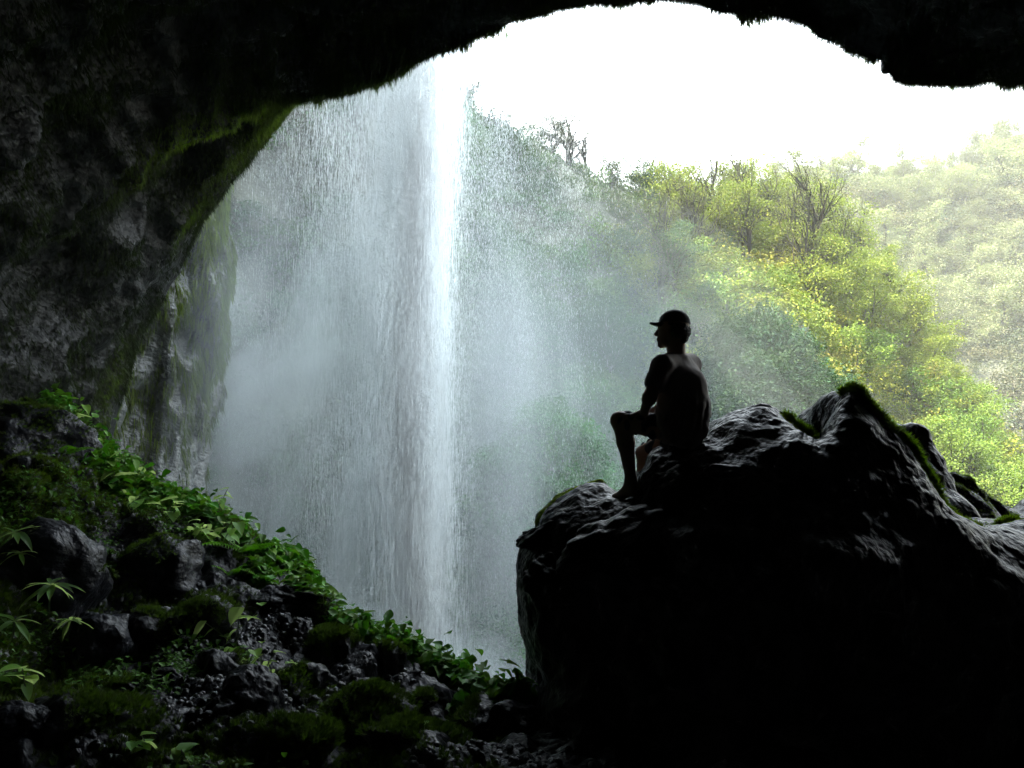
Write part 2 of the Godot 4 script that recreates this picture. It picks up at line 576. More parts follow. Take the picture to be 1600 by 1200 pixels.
func build_cave() -> void:
	var lip := [Vector3(-8.203, -2.282, -15), Vector3(-7.825, 0.699, -15), Vector3(-7.792, 1.679, -15), Vector3(-7.671, 2.674, -15), Vector3(-7.382, 3.873, -15), Vector3(-6.838, 5.157, -15), Vector3(-5.929, 6.392, -14.5), Vector3(-5.007, 7.257, -14), Vector3(-4.33, 7.844, -13.5), Vector3(-3.823, 8.084, -13), Vector3(-2.823, 7.739, -12), Vector3(-2.006, 7.63, -11.5), Vector3(-1.346, 7.61, -11), Vector3(-0.369, 7.724, -10.5), Vector3(0.269, 7.814, -10.2), Vector3(0.925, 7.898, -10), Vector3(1.764, 7.954, -10), Vector3(2.293, 7.973, -10), Vector3(2.905, 7.767, -10), Vector3(3.78, 7.637, -10), Vector3(4.294, 7.322, -10), Vector3(4.969, 6.954, -9.8), Vector3(5.105, 6.581, -9.6), Vector3(5.795, 6.494, -9.5), Vector3(6.705, 6.477, -9.5), Vector3(7.956, 6.651, -9.6), Vector3(9.523, 6.512, -9.5), Vector3(11.184, 5.608, -9.6), Vector3(12.581, 2.988, -10), Vector3(13.683, 0.124, -10.5), Vector3(13.646, -3.118, -10.5)]
	var n := lip.size()
	var roll := []
	var out := []
	var inner := []
	var deep := []
	var over := []
	var rear := []
	var tail := []
	for i in n:
		var p: Vector3 = lip[i]
		var f := float(i) / (n - 1)
		var a := PI * (1.0 - f)
		# the way out of the rock at this point of the rim
		var away := Vector3(cos(a) * 0.8, sin(a), 0).normalized() if i > 4 else Vector3(-1, 0.1, 0)
		if i > 9 and i < 26: away = Vector3(0, 1, 0)
		roll.append(p + away * 0.5 + Vector3(0, 0, -0.25))
		out.append(p + away * 1.6 + Vector3(0, 0, -0.3))
		var wide := Vector3(-7.0 + 14.5 * f, 0, 0)
		# rounded cave hall further in
		var hall := Vector3(cos(a) * 7.6 + 0.6, 1.0 + 6.6 * pow(maxf(sin(a), 0.0), 0.7), -8.2)
		if i > 22: hall.x = maxf(hall.x, p.x * 1.02)
		if f < 0.12: hall.y = lerpf(-6.0, hall.y, f / 0.12)
		if f > 0.9: hall.y = lerpf(-6.0, hall.y, (1.0 - f) / 0.1)
		inner.append(p.lerp(hall, 0.55) + Vector3(0, 0, 0.2) + away * 0.25)
		deep.append(Vector3(hall.x, hall.y, -5.0))
		over.append(Vector3(hall.x, hall.y * 1.02, 0.5))
		rear.append(Vector3(minf(hall.x, 9.0) * 0.8, hall.y * 0.8, 7.0))
		tail.append(Vector3(hall.x * 0.05, 1.0 + hall.y * 0.05, 9.0))
	var brow := [Vector3(-6.323, 5.339, -8.5), Vector3(-5.373, 5.584, -9), Vector3(-4.949, 6.262, -10.2), Vector3(-3.991, 7.002, -11.5), Vector3(-3.613, 7.713, -12.6), Vector3(-2.717, 7.717, -12)]
	var rib := [Vector3(-5.66, 5.481, -11.5), Vector3(-5.345, 6.093, -11.5), Vector3(-5.098, 6.685, -11.8), Vector3(-4.757, 7.187, -12.2), Vector3(-4.301, 7.38, -12.4)]
	var rib2 := [Vector3(-7.418, 2.645, -14.6), Vector3(-6.77, 4.683, -14.3), Vector3(-5.781, 6.075, -13.8), Vector3(-4.852, 7.074, -13.4), Vector3(-3.892, 7.81, -12.8)]
	var carve := func(p: Vector3, _n: Vector3) -> float:
		var k := crag(p, 0.75, 0.22)
		if p.x < -1.0 and p.z < -5.0:
			k += 0.75 * exp(-pow(near_line(p, brow) / 0.55, 2.0))
			k += 0.45 * exp(-pow(near_line(p, rib) / 0.35, 2.0))
			k += 0.22 * exp(-pow(near_line(p, rib2) / 0.3, 2.0))
		# keep the rim where it is
		return (k - 0.1) * clampf(near_line(p, lip) / 1.3, 0.16, 0.9)
	cave = loft([out, roll, lip, inner, deep, over, rear, tail], 460, 300, 1.0, carve, [func(f): return f * 0.705882 if f < 0.85 else lerpf(0.6, 1.0, (f - 0.85) / 0.15)])
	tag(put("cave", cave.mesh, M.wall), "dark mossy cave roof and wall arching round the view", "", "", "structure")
	# the mass of rock above the cave
	var r0 := []
	var r1 := []
	var r2 := []
	var r3 := []
	var r4 := []
	for i in range(-7, 9):
		var x := i * 8.0
		var high := clampf(18.0 - 0.3 * x, 14.0, 24.0)
		r0.append(Vector3(x, 9.6, -8.6))
		r1.append(Vector3(x, 12.5, -10.5 if x > -6 else -12.5))
		r2.append(Vector3(x, high, -9.0 if x > -6 else -12.0))
		r3.append(Vector3(x, high + 2.0, 14.0))
		r4.append(Vector3(x, -10, 30.0))
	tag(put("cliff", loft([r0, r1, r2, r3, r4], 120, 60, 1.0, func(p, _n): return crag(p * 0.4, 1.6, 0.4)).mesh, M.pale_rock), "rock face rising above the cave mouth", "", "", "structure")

func build_outcrop() -> void:
	# outline of the dark rock the person sits on, from the lower left round the crest to the lower right
	var edge := [Vector3(0.077, -1.381, -5), Vector3(0.205, -0.736, -5.2), Vector3(0.16, -0.302, -5.3), Vector3(0.156, -0.048, -5.4), Vector3(0.199, 0.134, -5.5), Vector3(0.098, 0.456, -5.5), Vector3(0.072, 0.827, -5.5), Vector3(0.099, 1.012, -5.5), Vector3(0.216, 1.091, -5.5), Vector3(0.23, 1.227, -5.6), Vector3(0.415, 1.391, -5.6), Vector3(0.623, 1.464, -5.6), Vector3(0.734, 1.395, -5.5), Vector3(0.807, 1.385, -5.3), Vector3(0.876, 1.551, -5.2), Vector3(0.991, 1.696, -5.2), Vector3(1.229, 1.739, -5.2), Vector3(1.409, 1.856, -5.3), Vector3(1.544, 1.944, -5.3), Vector3(1.722, 1.975, -5.3), Vector3(1.873, 1.891, -5.3), Vector3(2, 1.768, -5.3), Vector3(2.121, 1.739, -5.2), Vector3(2.139, 1.923, -5.1), Vector3(2.212, 2.067, -5), Vector3(2.299, 1.958, -5), Vector3(2.527, 1.709, -5), Vector3(2.641, 1.524, -5), Vector3(2.744, 1.3, -5), Vector3(3.11, 1.153, -5.2), Vector3(3.589, 1.21, -5.4), Vector3(4.229, 1.218, -5.6), Vector3(4.789, 0.813, -5.6), Vector3(4.841, -0.382, -5.3), Vector3(4.262, -1.381, -5), Vector3(2.114, -1.739, -5), Vector3(0.077, -1.381, -5)]
	var cen := Vector3(1.587, 0.387, -4.3)
	var cenb := Vector3(3.166, -0.158, -8)
	var calm := []   # the same outline without its small peaks
	for i in edge.size():
		var sum := Vector3.ZERO
		for k in range(-3, 4): sum += edge[clampi(i + k, 0, edge.size() - 1)]
		calm.append(sum / 7.0)
	var rows := []
	for k in [0.0, 0.2, 0.4, 0.58, 0.74, 0.88, 0.96, 1.0]:
		var row := []
		for i in edge.size():
			var p: Vector3 = calm[i].lerp(edge[i], smoothstep(0.55, 0.95, k))
			var out := sin(k * PI / 2)
			var z := lerpf(cen.z, p.z, 1.0 - cos(k * PI / 2))
			# the rock narrows towards its front
			row.append(Vector3(lerpf(cen.x / cen.z, p.x / p.z, out) * z, 1.6 + lerpf((cen.y - 1.6) / cen.z, (p.y - 1.6) / p.z, out) * z, z))
		rows.append(row)
	for k in [0.93, 0.8, 0.55, 0.2, 0.0]:
		var row := []
		for i in edge.size():
			var p: Vector3 = calm[i].lerp(edge[i], smoothstep(0.6, 1.0, k))
			var xy := sin(k * PI / 2)
			var zz := 1.0 - cos(k * PI / 2)
			row.append(Vector3(lerpf(cenb.x, p.x, xy), lerpf(cenb.y - 1.0, p.y, xy) - (1.0 - k) * 0.3, lerpf(cenb.z, p.z, zz)))
		rows.append(row)
	var seat := Vector3(1.109, 1.735, -5.05)
	var heel := Vector3(0.785, 1.408, -5.15)
	var shape := func(p: Vector3, _n: Vector3) -> float:
		var k := crag(p * 1.3 + Vector3(7, 0, 0), 0.34, 0.10) + (crack_noise.get_noise_3dv(p * Vector3(0.6, 1.3, 0.6)) + 0.6) * 0.26 + (crack_noise.get_noise_3dv(p * 2.2 + Vector3(3, 1, 0)) + 0.6) * 0.11
		k = (k - 0.06) * clampf(near_line(p, edge) / 1.2, 0.08, 1.0)
		var near := minf(p.distance_to(seat), p.distance_to(heel))
		return k * clampf(near / 0.7, 0.15, 1.0) + rough_noise.get_noise_3dv(p * 9.0) * 0.022 + (crack_noise.get_noise_3dv(p * 4.5) + 0.5) * 0.045
	outcrop = loft(rows, 520, 220, -1.0, shape)
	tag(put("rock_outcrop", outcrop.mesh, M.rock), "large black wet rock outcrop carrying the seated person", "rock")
	var shapes := []
	for k in 4: shapes.append(stone_mesh(60 + k, Vector3.ONE, 2.2))
	var body: Node3D = get_node("rock_outcrop")
	var n := 0
	for a in [[Vector3(0.62, 1.037, -4.9), Vector3(0.40, 0.17, 0.30), 0.45], [Vector3(0.332, 0.781, -5.1), Vector3(0.22, 0.22, 0.25), 0.2], [Vector3(0.368, 1.067, -5.3), Vector3(0.26, 0.14, 0.22), 0.3], [Vector3(0.812, 0.932, -4.75), Vector3(0.24, 0.12, 0.2), 0.4], [Vector3(1.15, 0.789, -4.5), Vector3(0.16, 0.06, 0.10), 0.3], [Vector3(1.509, 0.599, -4.4), Vector3(0.15, 0.07, 0.10), 0.25], [Vector3(1.914, 0.735, -4.5), Vector3(0.17, 0.04, 0.09), 0.2], [Vector3(1.411, 1.365, -4.9), Vector3(0.22, 0.06, 0.12), -0.1], [Vector3(0.819, 0.669, -4.6), Vector3(0.12, 0.05, 0.08), 0.2]]:  # the small flat ones are bumps added to catch light as glints
		var q := snap(outcrop, a[0])
		var o := put("ledge_and_glint_bump", shapes[n % 4], M.rock, body)
		o.transform = Transform3D(Basis(Vector3.BACK, a[2]) * Basis(Vector3.RIGHT, -0.2) * Basis(Vector3.UP, n * 1.3) * Basis.from_scale(a[1]), q[0])
		n += 1
	# the lower shoulder that shows behind the peak
	var sh := [Vector3(2.612, 0.15, -6.6), Vector3(2.72, 1.418, -6.6), Vector3(2.965, 1.99, -6.6), Vector3(3.208, 1.919, -6.6), Vector3(3.451, 1.853, -6.6), Vector3(3.573, 1.592, -6.6), Vector3(3.814, 1.516, -6.6), Vector3(3.969, 1.375, -6.6), Vector3(4.405, 1.219, -6.7), Vector3(5.021, 1.109, -6.8), Vector3(5.766, 0.106, -6.8)]
	var rs := []
	for k in [[0.05, 1.5, 0.0], [0.6, 0.9, 0.0], [0.9, 0.3, 0.0], [1.0, 0.0, 0.0], [0.85, -0.6, 0.0], [0.0, -2.0, 0.0]]:
		var row := []
		for p in sh:
			row.append(Vector3(p.x, lerpf(-1.0, p.y, k[0]), p.z + k[1]))
		rs.append(row)
	outcrop_back = loft(rs, 120, 50, -1.0, func(p, _n): return crag(p * 1.6, 0.2, 0.1))
	tag(put("rock_shoulder", outcrop_back.mesh, M.rock), "low mossy rock behind the pointed peak at right", "rock")

var outcrop_back := {}

func build_slope() -> void:
	var drop := [Vector3(-7.457, 1.796, -9), Vector3(-5.935, 1.352, -9), Vector3(-5.49, 1.352, -9), Vector3(-5.175, 1.059, -9), Vector3(-4.789, 0.768, -9), Vector3(-4.594, 0.278, -9.4), Vector3(-4.041, -0.095, -9.4), Vector3(-3.574, -0.318, -9.4), Vector3(-3.262, -0.539, -9.4), Vector3(-2.96, -0.781, -9.2), Vector3(-2.523, -1.078, -9), Vector3(-2.141, -1.356, -8.8), Vector3(-1.944, -1.579, -8.5), Vector3(-1.576, -1.818, -8.3), Vector3(-1.033, -2.084, -8.2), Vector3(-0.502, -2.292, -8), Vector3(-0.061, -2.482, -7.8), Vector3(0.237, -2.377, -7.6), Vector3(0.937, -2.325, -7.5), Vector3(2.312, -2.273, -7.4), Vector3(5.203, -2.273, -7.4), Vector3(9.25, -2.273, -7.4)]
	var rim := [Vector3(-5.83, 2.101, -7), Vector3(-4.664, 2.101, -7), Vector3(-4.315, 2.101, -7), Vector3(-4.074, 1.985, -7), Vector3(-3.878, 1.757, -7.2), Vector3(-3.665, 1.487, -7.4), Vector3(-3.272, 1.302, -7.5), Vector3(-2.897, 1.18, -7.5), Vector3(-2.609, 1.023, -7.4), Vector3(-2.354, 0.83, -7.2), Vector3(-1.997, 0.661, -7), Vector3(-1.713, 0.482, -6.8), Vector3(-1.535, 0.274, -6.5), Vector3(-1.221, 0.191, -6.3), Vector3(-0.798, 0.044, -6.2), Vector3(-0.385, -0.069, -6), Vector3(-0.046, -0.161, -5.8), Vector3(0.182, -0.14, -5.7), Vector3(0.716, -0.195, -5.6), Vector3(1.782, -0.41, -5.6), Vector3(4.009, -0.41, -5.6), Vector3(7.146, -0.281, -5.6)]
	var mid := [Vector3(-4.703, 1.33, -5.2), Vector3(-3.674, 1.287, -5.2), Vector3(-3.414, 1.245, -5.2), Vector3(-3.15, 1.119, -5.2), Vector3(-2.986, 0.982, -5.3), Vector3(-2.816, 0.862, -5.4), Vector3(-2.594, 0.739, -5.5), Vector3(-2.321, 0.63, -5.5), Vector3(-2.057, 0.584, -5.4), Vector3(-1.843, 0.498, -5.3), Vector3(-1.595, 0.437, -5.2), Vector3(-1.398, 0.4, -5.1), Vector3(-1.247, 0.306, -5), Vector3(-1.024, 0.294, -4.9), Vector3(-0.746, 0.18, -4.9), Vector3(-0.422, 0.135, -4.8), Vector3(-0.115, 0.043, -4.8), Vector3(0.15, 0.021, -4.7), Vector3(0.586, -0.016, -4.6), Vector3(1.461, -0.121, -4.6), Vector3(3.288, -0.121, -4.6), Vector3(5.845, -0.121, -4.6)]
	var near := []
	var close := []
	for i in mid.size():
		var p: Vector3 = mid[i]
		near.append(Vector3(p.x * 0.9, lerpf(p.y, 0.0, 0.65) + 0.15, -3.5))
		close.append(Vector3(p.x * 0.9, 0.0 + maxf(0.0, -p.x - 2.0) * 0.3, -1.2))
	var rear := []
	for p in close: rear.append(Vector3(p.x * 1.6, p.y, 9.0))
	slope = loft([drop, rim, mid, near, close, rear], 300, 240, -1.0, func(p, _n): return crag(p * 1.8, 0.24, 0.12), [func(f): return f * 0.8 if f < 0.85 else lerpf(0.68, 1.0, (f - 0.85) / 0.15)])
	tag(put("cave_floor", slope.mesh, M.rock), "rubble slope of wet dark stones at the lower left", "", "", "structure")

func build_forest() -> void:
	var r := RandomNumberGenerator.new()
	r.seed = 101
	var kinds := []
	for i in 4: kinds.append(bush_mesh(r, 420, 0.13, [0.9, 1.1, 0.7, 1.3][i]))
	var cover := func(sheet: Dictionary, count: int, u0: float, u1: float, v0: float, v1: float, size: float, base: Color, called: String, label: String) -> void:
		var sets := [[], [], [], []]
		var tints := [[], [], [], []]
		for i in count:
			var q := on_sheet(sheet, r, u0, u1, v0, v1)
			var k := r.randi() % 4
			var s := size * r.randf_range(0.6, 1.5)
			var t := Transform3D(Basis(Vector3.UP, r.randf() * TAU).scaled(Vector3(s, s * r.randf_range(0.7, 1.3), s)), q[0] - Vector3(0, 0.3 * s, 0))
			sets[k].append(t)
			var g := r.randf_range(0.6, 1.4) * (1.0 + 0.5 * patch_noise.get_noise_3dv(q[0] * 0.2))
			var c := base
			if called == "undergrowth": c = base.lerp(Color(0.17, 0.20, 0.03), clampf((q[0].x - 5.0) / 7.0 + patch_noise.get_noise_3dv(q[0] * 0.15), 0.0, 1.0))  # yellow of the sunlit side put into the shrub colour towards the right
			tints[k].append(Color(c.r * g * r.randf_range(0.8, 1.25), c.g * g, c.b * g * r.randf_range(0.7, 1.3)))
		for k in 4: scatter_set(called, kinds[k], M.leaf, sets[k], tints[k], label)
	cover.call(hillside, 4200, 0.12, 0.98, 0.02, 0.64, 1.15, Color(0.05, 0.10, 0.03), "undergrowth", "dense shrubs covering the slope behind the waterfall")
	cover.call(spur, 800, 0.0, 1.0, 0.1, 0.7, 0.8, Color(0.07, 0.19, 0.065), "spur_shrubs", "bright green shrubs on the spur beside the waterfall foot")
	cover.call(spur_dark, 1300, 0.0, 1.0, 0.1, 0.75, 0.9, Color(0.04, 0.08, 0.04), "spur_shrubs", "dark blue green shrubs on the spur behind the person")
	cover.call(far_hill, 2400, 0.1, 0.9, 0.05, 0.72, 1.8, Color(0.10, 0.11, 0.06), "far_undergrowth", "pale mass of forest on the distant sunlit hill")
	# trees
	var species := [
		tree_meshes(1, 0.36, 0.95, 0.03, 3, 40, 0.022, 0.042, 1.0),   # rounded leafy tree
		tree_meshes(2, 0.42, 0.8, 0.06, 3, 34, 0.022, 0.042, 0.95),    # upright leafy tree
		tree_meshes(3, 0.28, 1.15, 0.0, 3, 40, 0.022, 0.042, 1.0),    # broad spreading tree
		tree_meshes(4, 0.36, 1.05, 0.0, 4, 3, 0.020, 0.03, 0.3),   # nearly bare tree
		tree_meshes(8, 0.55, 0.5, 0.06, 4, 3, 0.014, 0.03, 0.6),   # slender sparse tree
	]
	var place := func(k: int, at: Vector3, h: float, tint: Color, g: float, called: String, label: String, group: String) -> void:
		var said := label
		if label.begins_with("*"):
			said = "%s %s %s" % ["small" if h < 5.3 else ("tall" if h > 6.6 else "mid sized"), ["rounded", "upright", "spreading", "bare", "slender"][k], label.substr(1) % ["lower left" if at.x < 8.0 and at.y < 9.0 else ("upper left" if at.x < 8.0 else ("upper middle" if at.x < 16.0 and at.y > 9.0 else ("lower middle" if at.x < 16.0 else ("upper right" if at.y > 6.0 else "lower right"))))]]
		if label == "":
			g = r.randf_range(0.7, 1.5)
			said = "%s %s tree %s the far sunlit hill" % ["dark" if g < 0.95 else ("pale" if g > 1.25 else "grey green"), ["rounded", "upright", "spreading"][k], "on the skyline of" if at.y > 42.0 else ("midway up" if at.y > 18.0 else "low on")]
		var t := thing(called, at, said, "tree", group)
		t.rotation.y = r.randf() * TAU
		t.scale = Vector3.ONE * h
		put("trunk", species[k][0], M.bark, t)
		put("crown", species[k][1], leaf_tint(tint, g), t)
	# single trees one can find in the picture: [kind, foot, height, colour, name, label]
	var lone := [
		[3, Vector3(3.152, 20.165, -51), 7.5, Color(0.10, 0.10, 0.06), "sparse_tree", "tall thin nearly bare tree on the ridge right of the waterfall"],
		[0, Vector3(-2.988, 22.459, -46), 4.5, Color(0.05, 0.07, 0.035), "dark_tree", "round dark tree in the mist at the waterfall top right edge"],
		[3, Vector3(19.398, 22.2, -58), 8.0, Color(0.13, 0.14, 0.05), "gnarled_tree", "gnarled bare branched tree on the crest above the person"],
		[3, Vector3(13.711, 22.482, -56), 6.5, Color(0.13, 0.14, 0.05), "gnarled_tree", "bare twisting tree left of the crest's gnarled tree"],
		[4, Vector3(17.306, 11.518, -46), 9.0, Color(0.13, 0.13, 0.06), "slender_tree", "slender straight trunked tree rising from the yellow slope"],
		[2, Vector3(20.944, 4.965, -47), 9.0, Color(0.10, 0.16, 0.025), "spreading_tree", "spreading yellow green tree with forked stems above the rock peak"],
		[2, Vector3(25.166, 4.637, -48), 7.5, Color(0.09, 0.15, 0.025), "spreading_tree", "layered yellow green tree at the right end of the slope"],
		[1, Vector3(26.922, 0.334, -46), 6.5, Color(0.10, 0.17, 0.03), "bright_tree", "bright lime tree low at the right edge behind the rocks"],
		[2, Vector3(28.555, -1.044, -44), 6.5, Color(0.11, 0.18, 0.03), "bright_tree", "lime green bush like tree at the right picture edge"],
	]
	for a in lone: place.call(a[0], snap(hillside, a[1])[0] - Vector3(0, 0.2, 0), a[2], a[3], 1.0, a[4], a[5], "")
	for i in 64:
		var q := on_sheet(hillside, r, 0.52, 0.82, 0.38, 0.61)
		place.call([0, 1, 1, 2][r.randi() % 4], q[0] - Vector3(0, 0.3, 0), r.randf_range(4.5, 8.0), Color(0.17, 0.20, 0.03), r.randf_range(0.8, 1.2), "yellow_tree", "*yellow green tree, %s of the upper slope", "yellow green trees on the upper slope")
	for i in 34:
		var q := on_sheet(hillside, r, 0.74, 0.95, 0.12, 0.55)
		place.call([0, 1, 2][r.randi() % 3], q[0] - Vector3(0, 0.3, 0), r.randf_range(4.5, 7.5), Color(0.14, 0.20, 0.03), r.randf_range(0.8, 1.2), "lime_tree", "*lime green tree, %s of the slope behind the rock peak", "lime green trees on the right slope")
	for i in 30:
		var q := on_sheet(hillside, r, 0.36, 0.60, 0.30, 0.60)
		place.call([0, 1, 2][r.randi() % 3], q[0] - Vector3(0, 0.3, 0), r.randf_range(3.5, 6.5), Color(0.05, 0.09, 0.04), r.randf_range(0.8, 1.2), "misty_tree", "*blue green tree in spray, %s of the slope beside the waterfall", "misty trees right of the waterfall")
	for i in 12:
		var q := on_sheet(hillside, r, 0.37, 0.54, 0.57, 0.605)
		place.call([3, 0, 4, 1][i % 4], q[0] - Vector3(0, 0.2, 0), r.randf_range(3.5, 6.0), Color(0.09, 0.11, 0.05), r.randf_range(0.8, 1.2), "ridge_tree", "*wispy tree, %s of the ridge right of the waterfall top", "wispy trees along the ridge")
	for i in 14:
		var q := on_sheet(hillside, r, 0.54, 0.72, 0.36, 0.56)
		place.call(4, q[0] - Vector3(0, 0.2, 0), r.randf_range(5.0, 8.0), Color(0.16, 0.18, 0.05), r.randf_range(0.8, 1.2), "thin_tree", "*thin stemmed tree, %s of the yellow green slope", "thin trees on the upper slope")
	for i in 210:
		var q := on_sheet(far_hill, r, 0.12, 0.86, 0.25, 0.68)
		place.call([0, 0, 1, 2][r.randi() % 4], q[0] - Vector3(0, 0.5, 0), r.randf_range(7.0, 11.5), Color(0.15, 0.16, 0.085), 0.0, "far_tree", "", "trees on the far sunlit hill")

func build_waterfall() -> void:
	var r := RandomNumberGenerator.new()
	r.seed = 202
	var st := SurfaceTool.new()
	st.begin(Mesh.PRIMITIVE_TRIANGLES)
	for k in 4:
		var a := TAU * k / 4
		var b := TAU * (k + 1) / 4
		var v1 := Vector3(cos(a), 0, sin(a)) * 0.5
		var v2 := Vector3(cos(b), 0, sin(b)) * 0.5
		for t in [[v1, v2, Vector3(0, 0.5, 0)], [v2, v1, Vector3(0, -0.5, 0)]]:
			var n: Vector3 = ((t[2] - t[0]).cross(t[1] - t[0])).normalized()
			if n.dot(t[0]) < 0: n = -n
			for v in t:
				st.set_normal(n)
				st.add_vertex(v)
	var drop := st.commit()
	var falls := thing("waterfall", Vector3(-4.2, -8.6, -24), "tall white waterfall plume drifting into spray", "waterfall")
	var wisps := FastNoiseLite.new()
	wisps.seed = 77
	wisps.frequency = 0.35
	wisps.fractal_octaves = 4
	var where := []
	# the dense plume: a column with a clean right edge
	while where.size() < 150000:
		var y := r.randf_range(-8.6, 22.0)
		var f := clampf((14.0 - y) / 22.0, 0.0, 1.2)
		var right := lerpf(-1.75, -2.2, minf(f * 1.5, 1.0)) + (0.25 * maxf(0.0, f - 0.6))
		var wide := lerpf(3.2, 1.5, minf(f, 1.0))
		var loose := maxf(0.0, f - 0.35)
		var x := right - absf(r.randfn(0, 1)) * wide * (0.72 + 0.3 * loose) + absf(r.randfn(0, 0.3 + 0.6 * loose)) - 0.15
		var z := -24.0 + r.randfn(0, 0.7)
		var d := 0.62 + 0.9 * wisps.get_noise_3d(x * 2.2, y * 0.22, z)
		if r.randf() > d: continue
		where.append(Transform3D(Basis.from_scale(Vector3(0.003, r.randf_range(0.12, 0.6), 0.003) * r.randf_range(0.7, 1.5)), Vector3(x + 4.2, y + 8.6, z + 24)))
	scatter_set("plume", drop, M.water_drop, where, [], "dense white falling column", falls)
	# loose spray blown to both sides
	where = []
	while where.size() < 480000:
		var y := r.randf_range(-8.6, 20.0)
		var left := r.randf() < 0.6
		var x := (-2.2 - absf(r.randfn(0, 3.2))) if left else (-2.4 + absf(r.randfn(0, 2.2)))
		var z := -24.0 + r.randfn(0, 1.6)
		var d := 0.28 + 2.0 * wisps.get_noise_3d(x * 0.9 + y * (0.3 if left else 0.02), y * 0.16, z * 0.5)
		if r.randf() > d: continue
		where.append(Transform3D(Basis(Vector3.BACK, 0.06 if left else -0.02) * Basis.from_scale(Vector3(0.0022, r.randf_range(0.03, 0.12), 0.0022) * r.randf_range(0.6, 1.5)), Vector3(x + 4.2, y + 8.6, z + 24)))
	scatter_set("spray", drop, M.water_drop, where, [], "fine falling drops round the plume", falls)
	# banks of mist
	var fm := FogMaterial.new()
	fm.albedo = Color(0.93, 0.985, 0.985)
	fm.density = 0.1
	var thick := FogMaterial.new()
	thick.albedo = Color(0.97, 0.98, 0.98)
	thick.density = 0.15
	var thin := FogMaterial.new()
	thin.albedo = Color(0.94, 0.98, 1.0)
	thin.density = 0.035
	var puff := FogMaterial.new()
	puff.albedo = Color(0.93, 0.985, 0.985)
	puff.density = 0.07
	var mists := Node3D.new()
	mists.name = "mist"
	add_child(mists)
	mists.position = Vector3(-4, -8.6, -24)
	tag(mists, "white mist drifting round the waterfall", "", "", "stuff")
	var bank := func(at: Vector3, size: Vector3, m: FogMaterial, turn: Vector3) -> void:
		var v := FogVolume.new()
		v.name = "bank"
		v.shape = RenderingServer.FOG_VOLUME_SHAPE_ELLIPSOID
		v.size = size
		v.material = m
		mists.add_child(v, true)
		v.position = at - mists.position
		v.rotation = turn
	# each bank is thickest in its heart
	var mist := func(at: Vector3, size: Vector3, m: FogMaterial, lean: float) -> void:
		var turn := Vector3(0, 0, lean + r.randfn(0, 0.03))
		for k in [1.0, 0.72, 0.46]:
			bank.call(at + Vector3(r.randfn(0, 0.1), r.randfn(0, 0.15), 0) * size.x, size * k, m, turn)
	# the heart of the plume
	for a in [[-3.1, 6.0, 1.9, 30.0], [-2.75, -2.0, 1.3, 24.0], [-2.9, 10.0, 1.6, 20.0], [-3.6, 12.0, 3.4, 18.0], [-3.3, 0.0, 2.4, 16.0]]:
		mist.call(Vector3(a[0], a[1], -24), Vector3(a[2], a[3], 2.4), thick, 0.0)
	# veils torn off to the left
	for i in 10:
		var y := r.randf_range(-4.0, 13.0)
		mist.call(Vector3(r.randf_range(-8.5, -4.2) + y * 0.08, y, r.randf_range(-25.5, -22)), Vector3(r.randf_range(0.9, 2.2), r.randf_range(5, 10), r.randf_range(1.5, 3)), fm, -0.16)
	for i in 8:
		mist.call(Vector3(r.randf_range(-1.6, 1.6), r.randf_range(-5.0, 7.0), r.randf_range(-25.5, -23)), Vector3(r.randf_range(2.0, 3.6), r.randf_range(7, 13), r.randf_range(1.5, 3)), thin, 0.02)
	# loose puffs drifting left of the plume
	for i in 26:
		mist.call(Vector3(r.randf_range(-9.0, -4.0), r.randf_range(-7.0, 8.0), r.randf_range(-25, -21)), Vector3(r.randf_range(1.0, 2.2), r.randf_range(2.0, 5.0), r.randf_range(1.4, 3)), puff, -0.35 + r.randfn(0, 0.3))
	# thin spray hanging in the whole gorge
	var faint := FogMaterial.new()
	faint.albedo = Color(0.93, 0.985, 0.985)
	faint.density = 0.005
	for a in [[-1.0, 0.0, -31.0, 27.0, 25.0, 18.0], [-1.0, 0.0, -30.0, 23.0, 24.0, 16.0], [-1.5, 0.0, -29.0, 19.0, 23.0, 15.0], [-2.0, 0.0, -28.0, 15.0, 21.0, 13.0]]:
		mist.call(Vector3(a[0], a[1], a[2]), Vector3(a[3], a[4], a[5]), faint, 0.0)
	# spray rising from the pool
	for i in 13:
		mist.call(Vector3(r.randf_range(-7.0, 0.6), r.randf_range(-9.0, -5.0), r.randf_range(-25, -20)), Vector3(r.randf_range(2.5, 5), r.randf_range(4, 8), r.randf_range(3, 5)), fm, 0.0)
	for a in [[-6.6, 3.0], [-7.0, -3.0], [-6.2, 7.0]]:
		mist.call(Vector3(a[0], a[1], -18.5), Vector3(3.0, 8.0, 3.0), thin, -0.1)

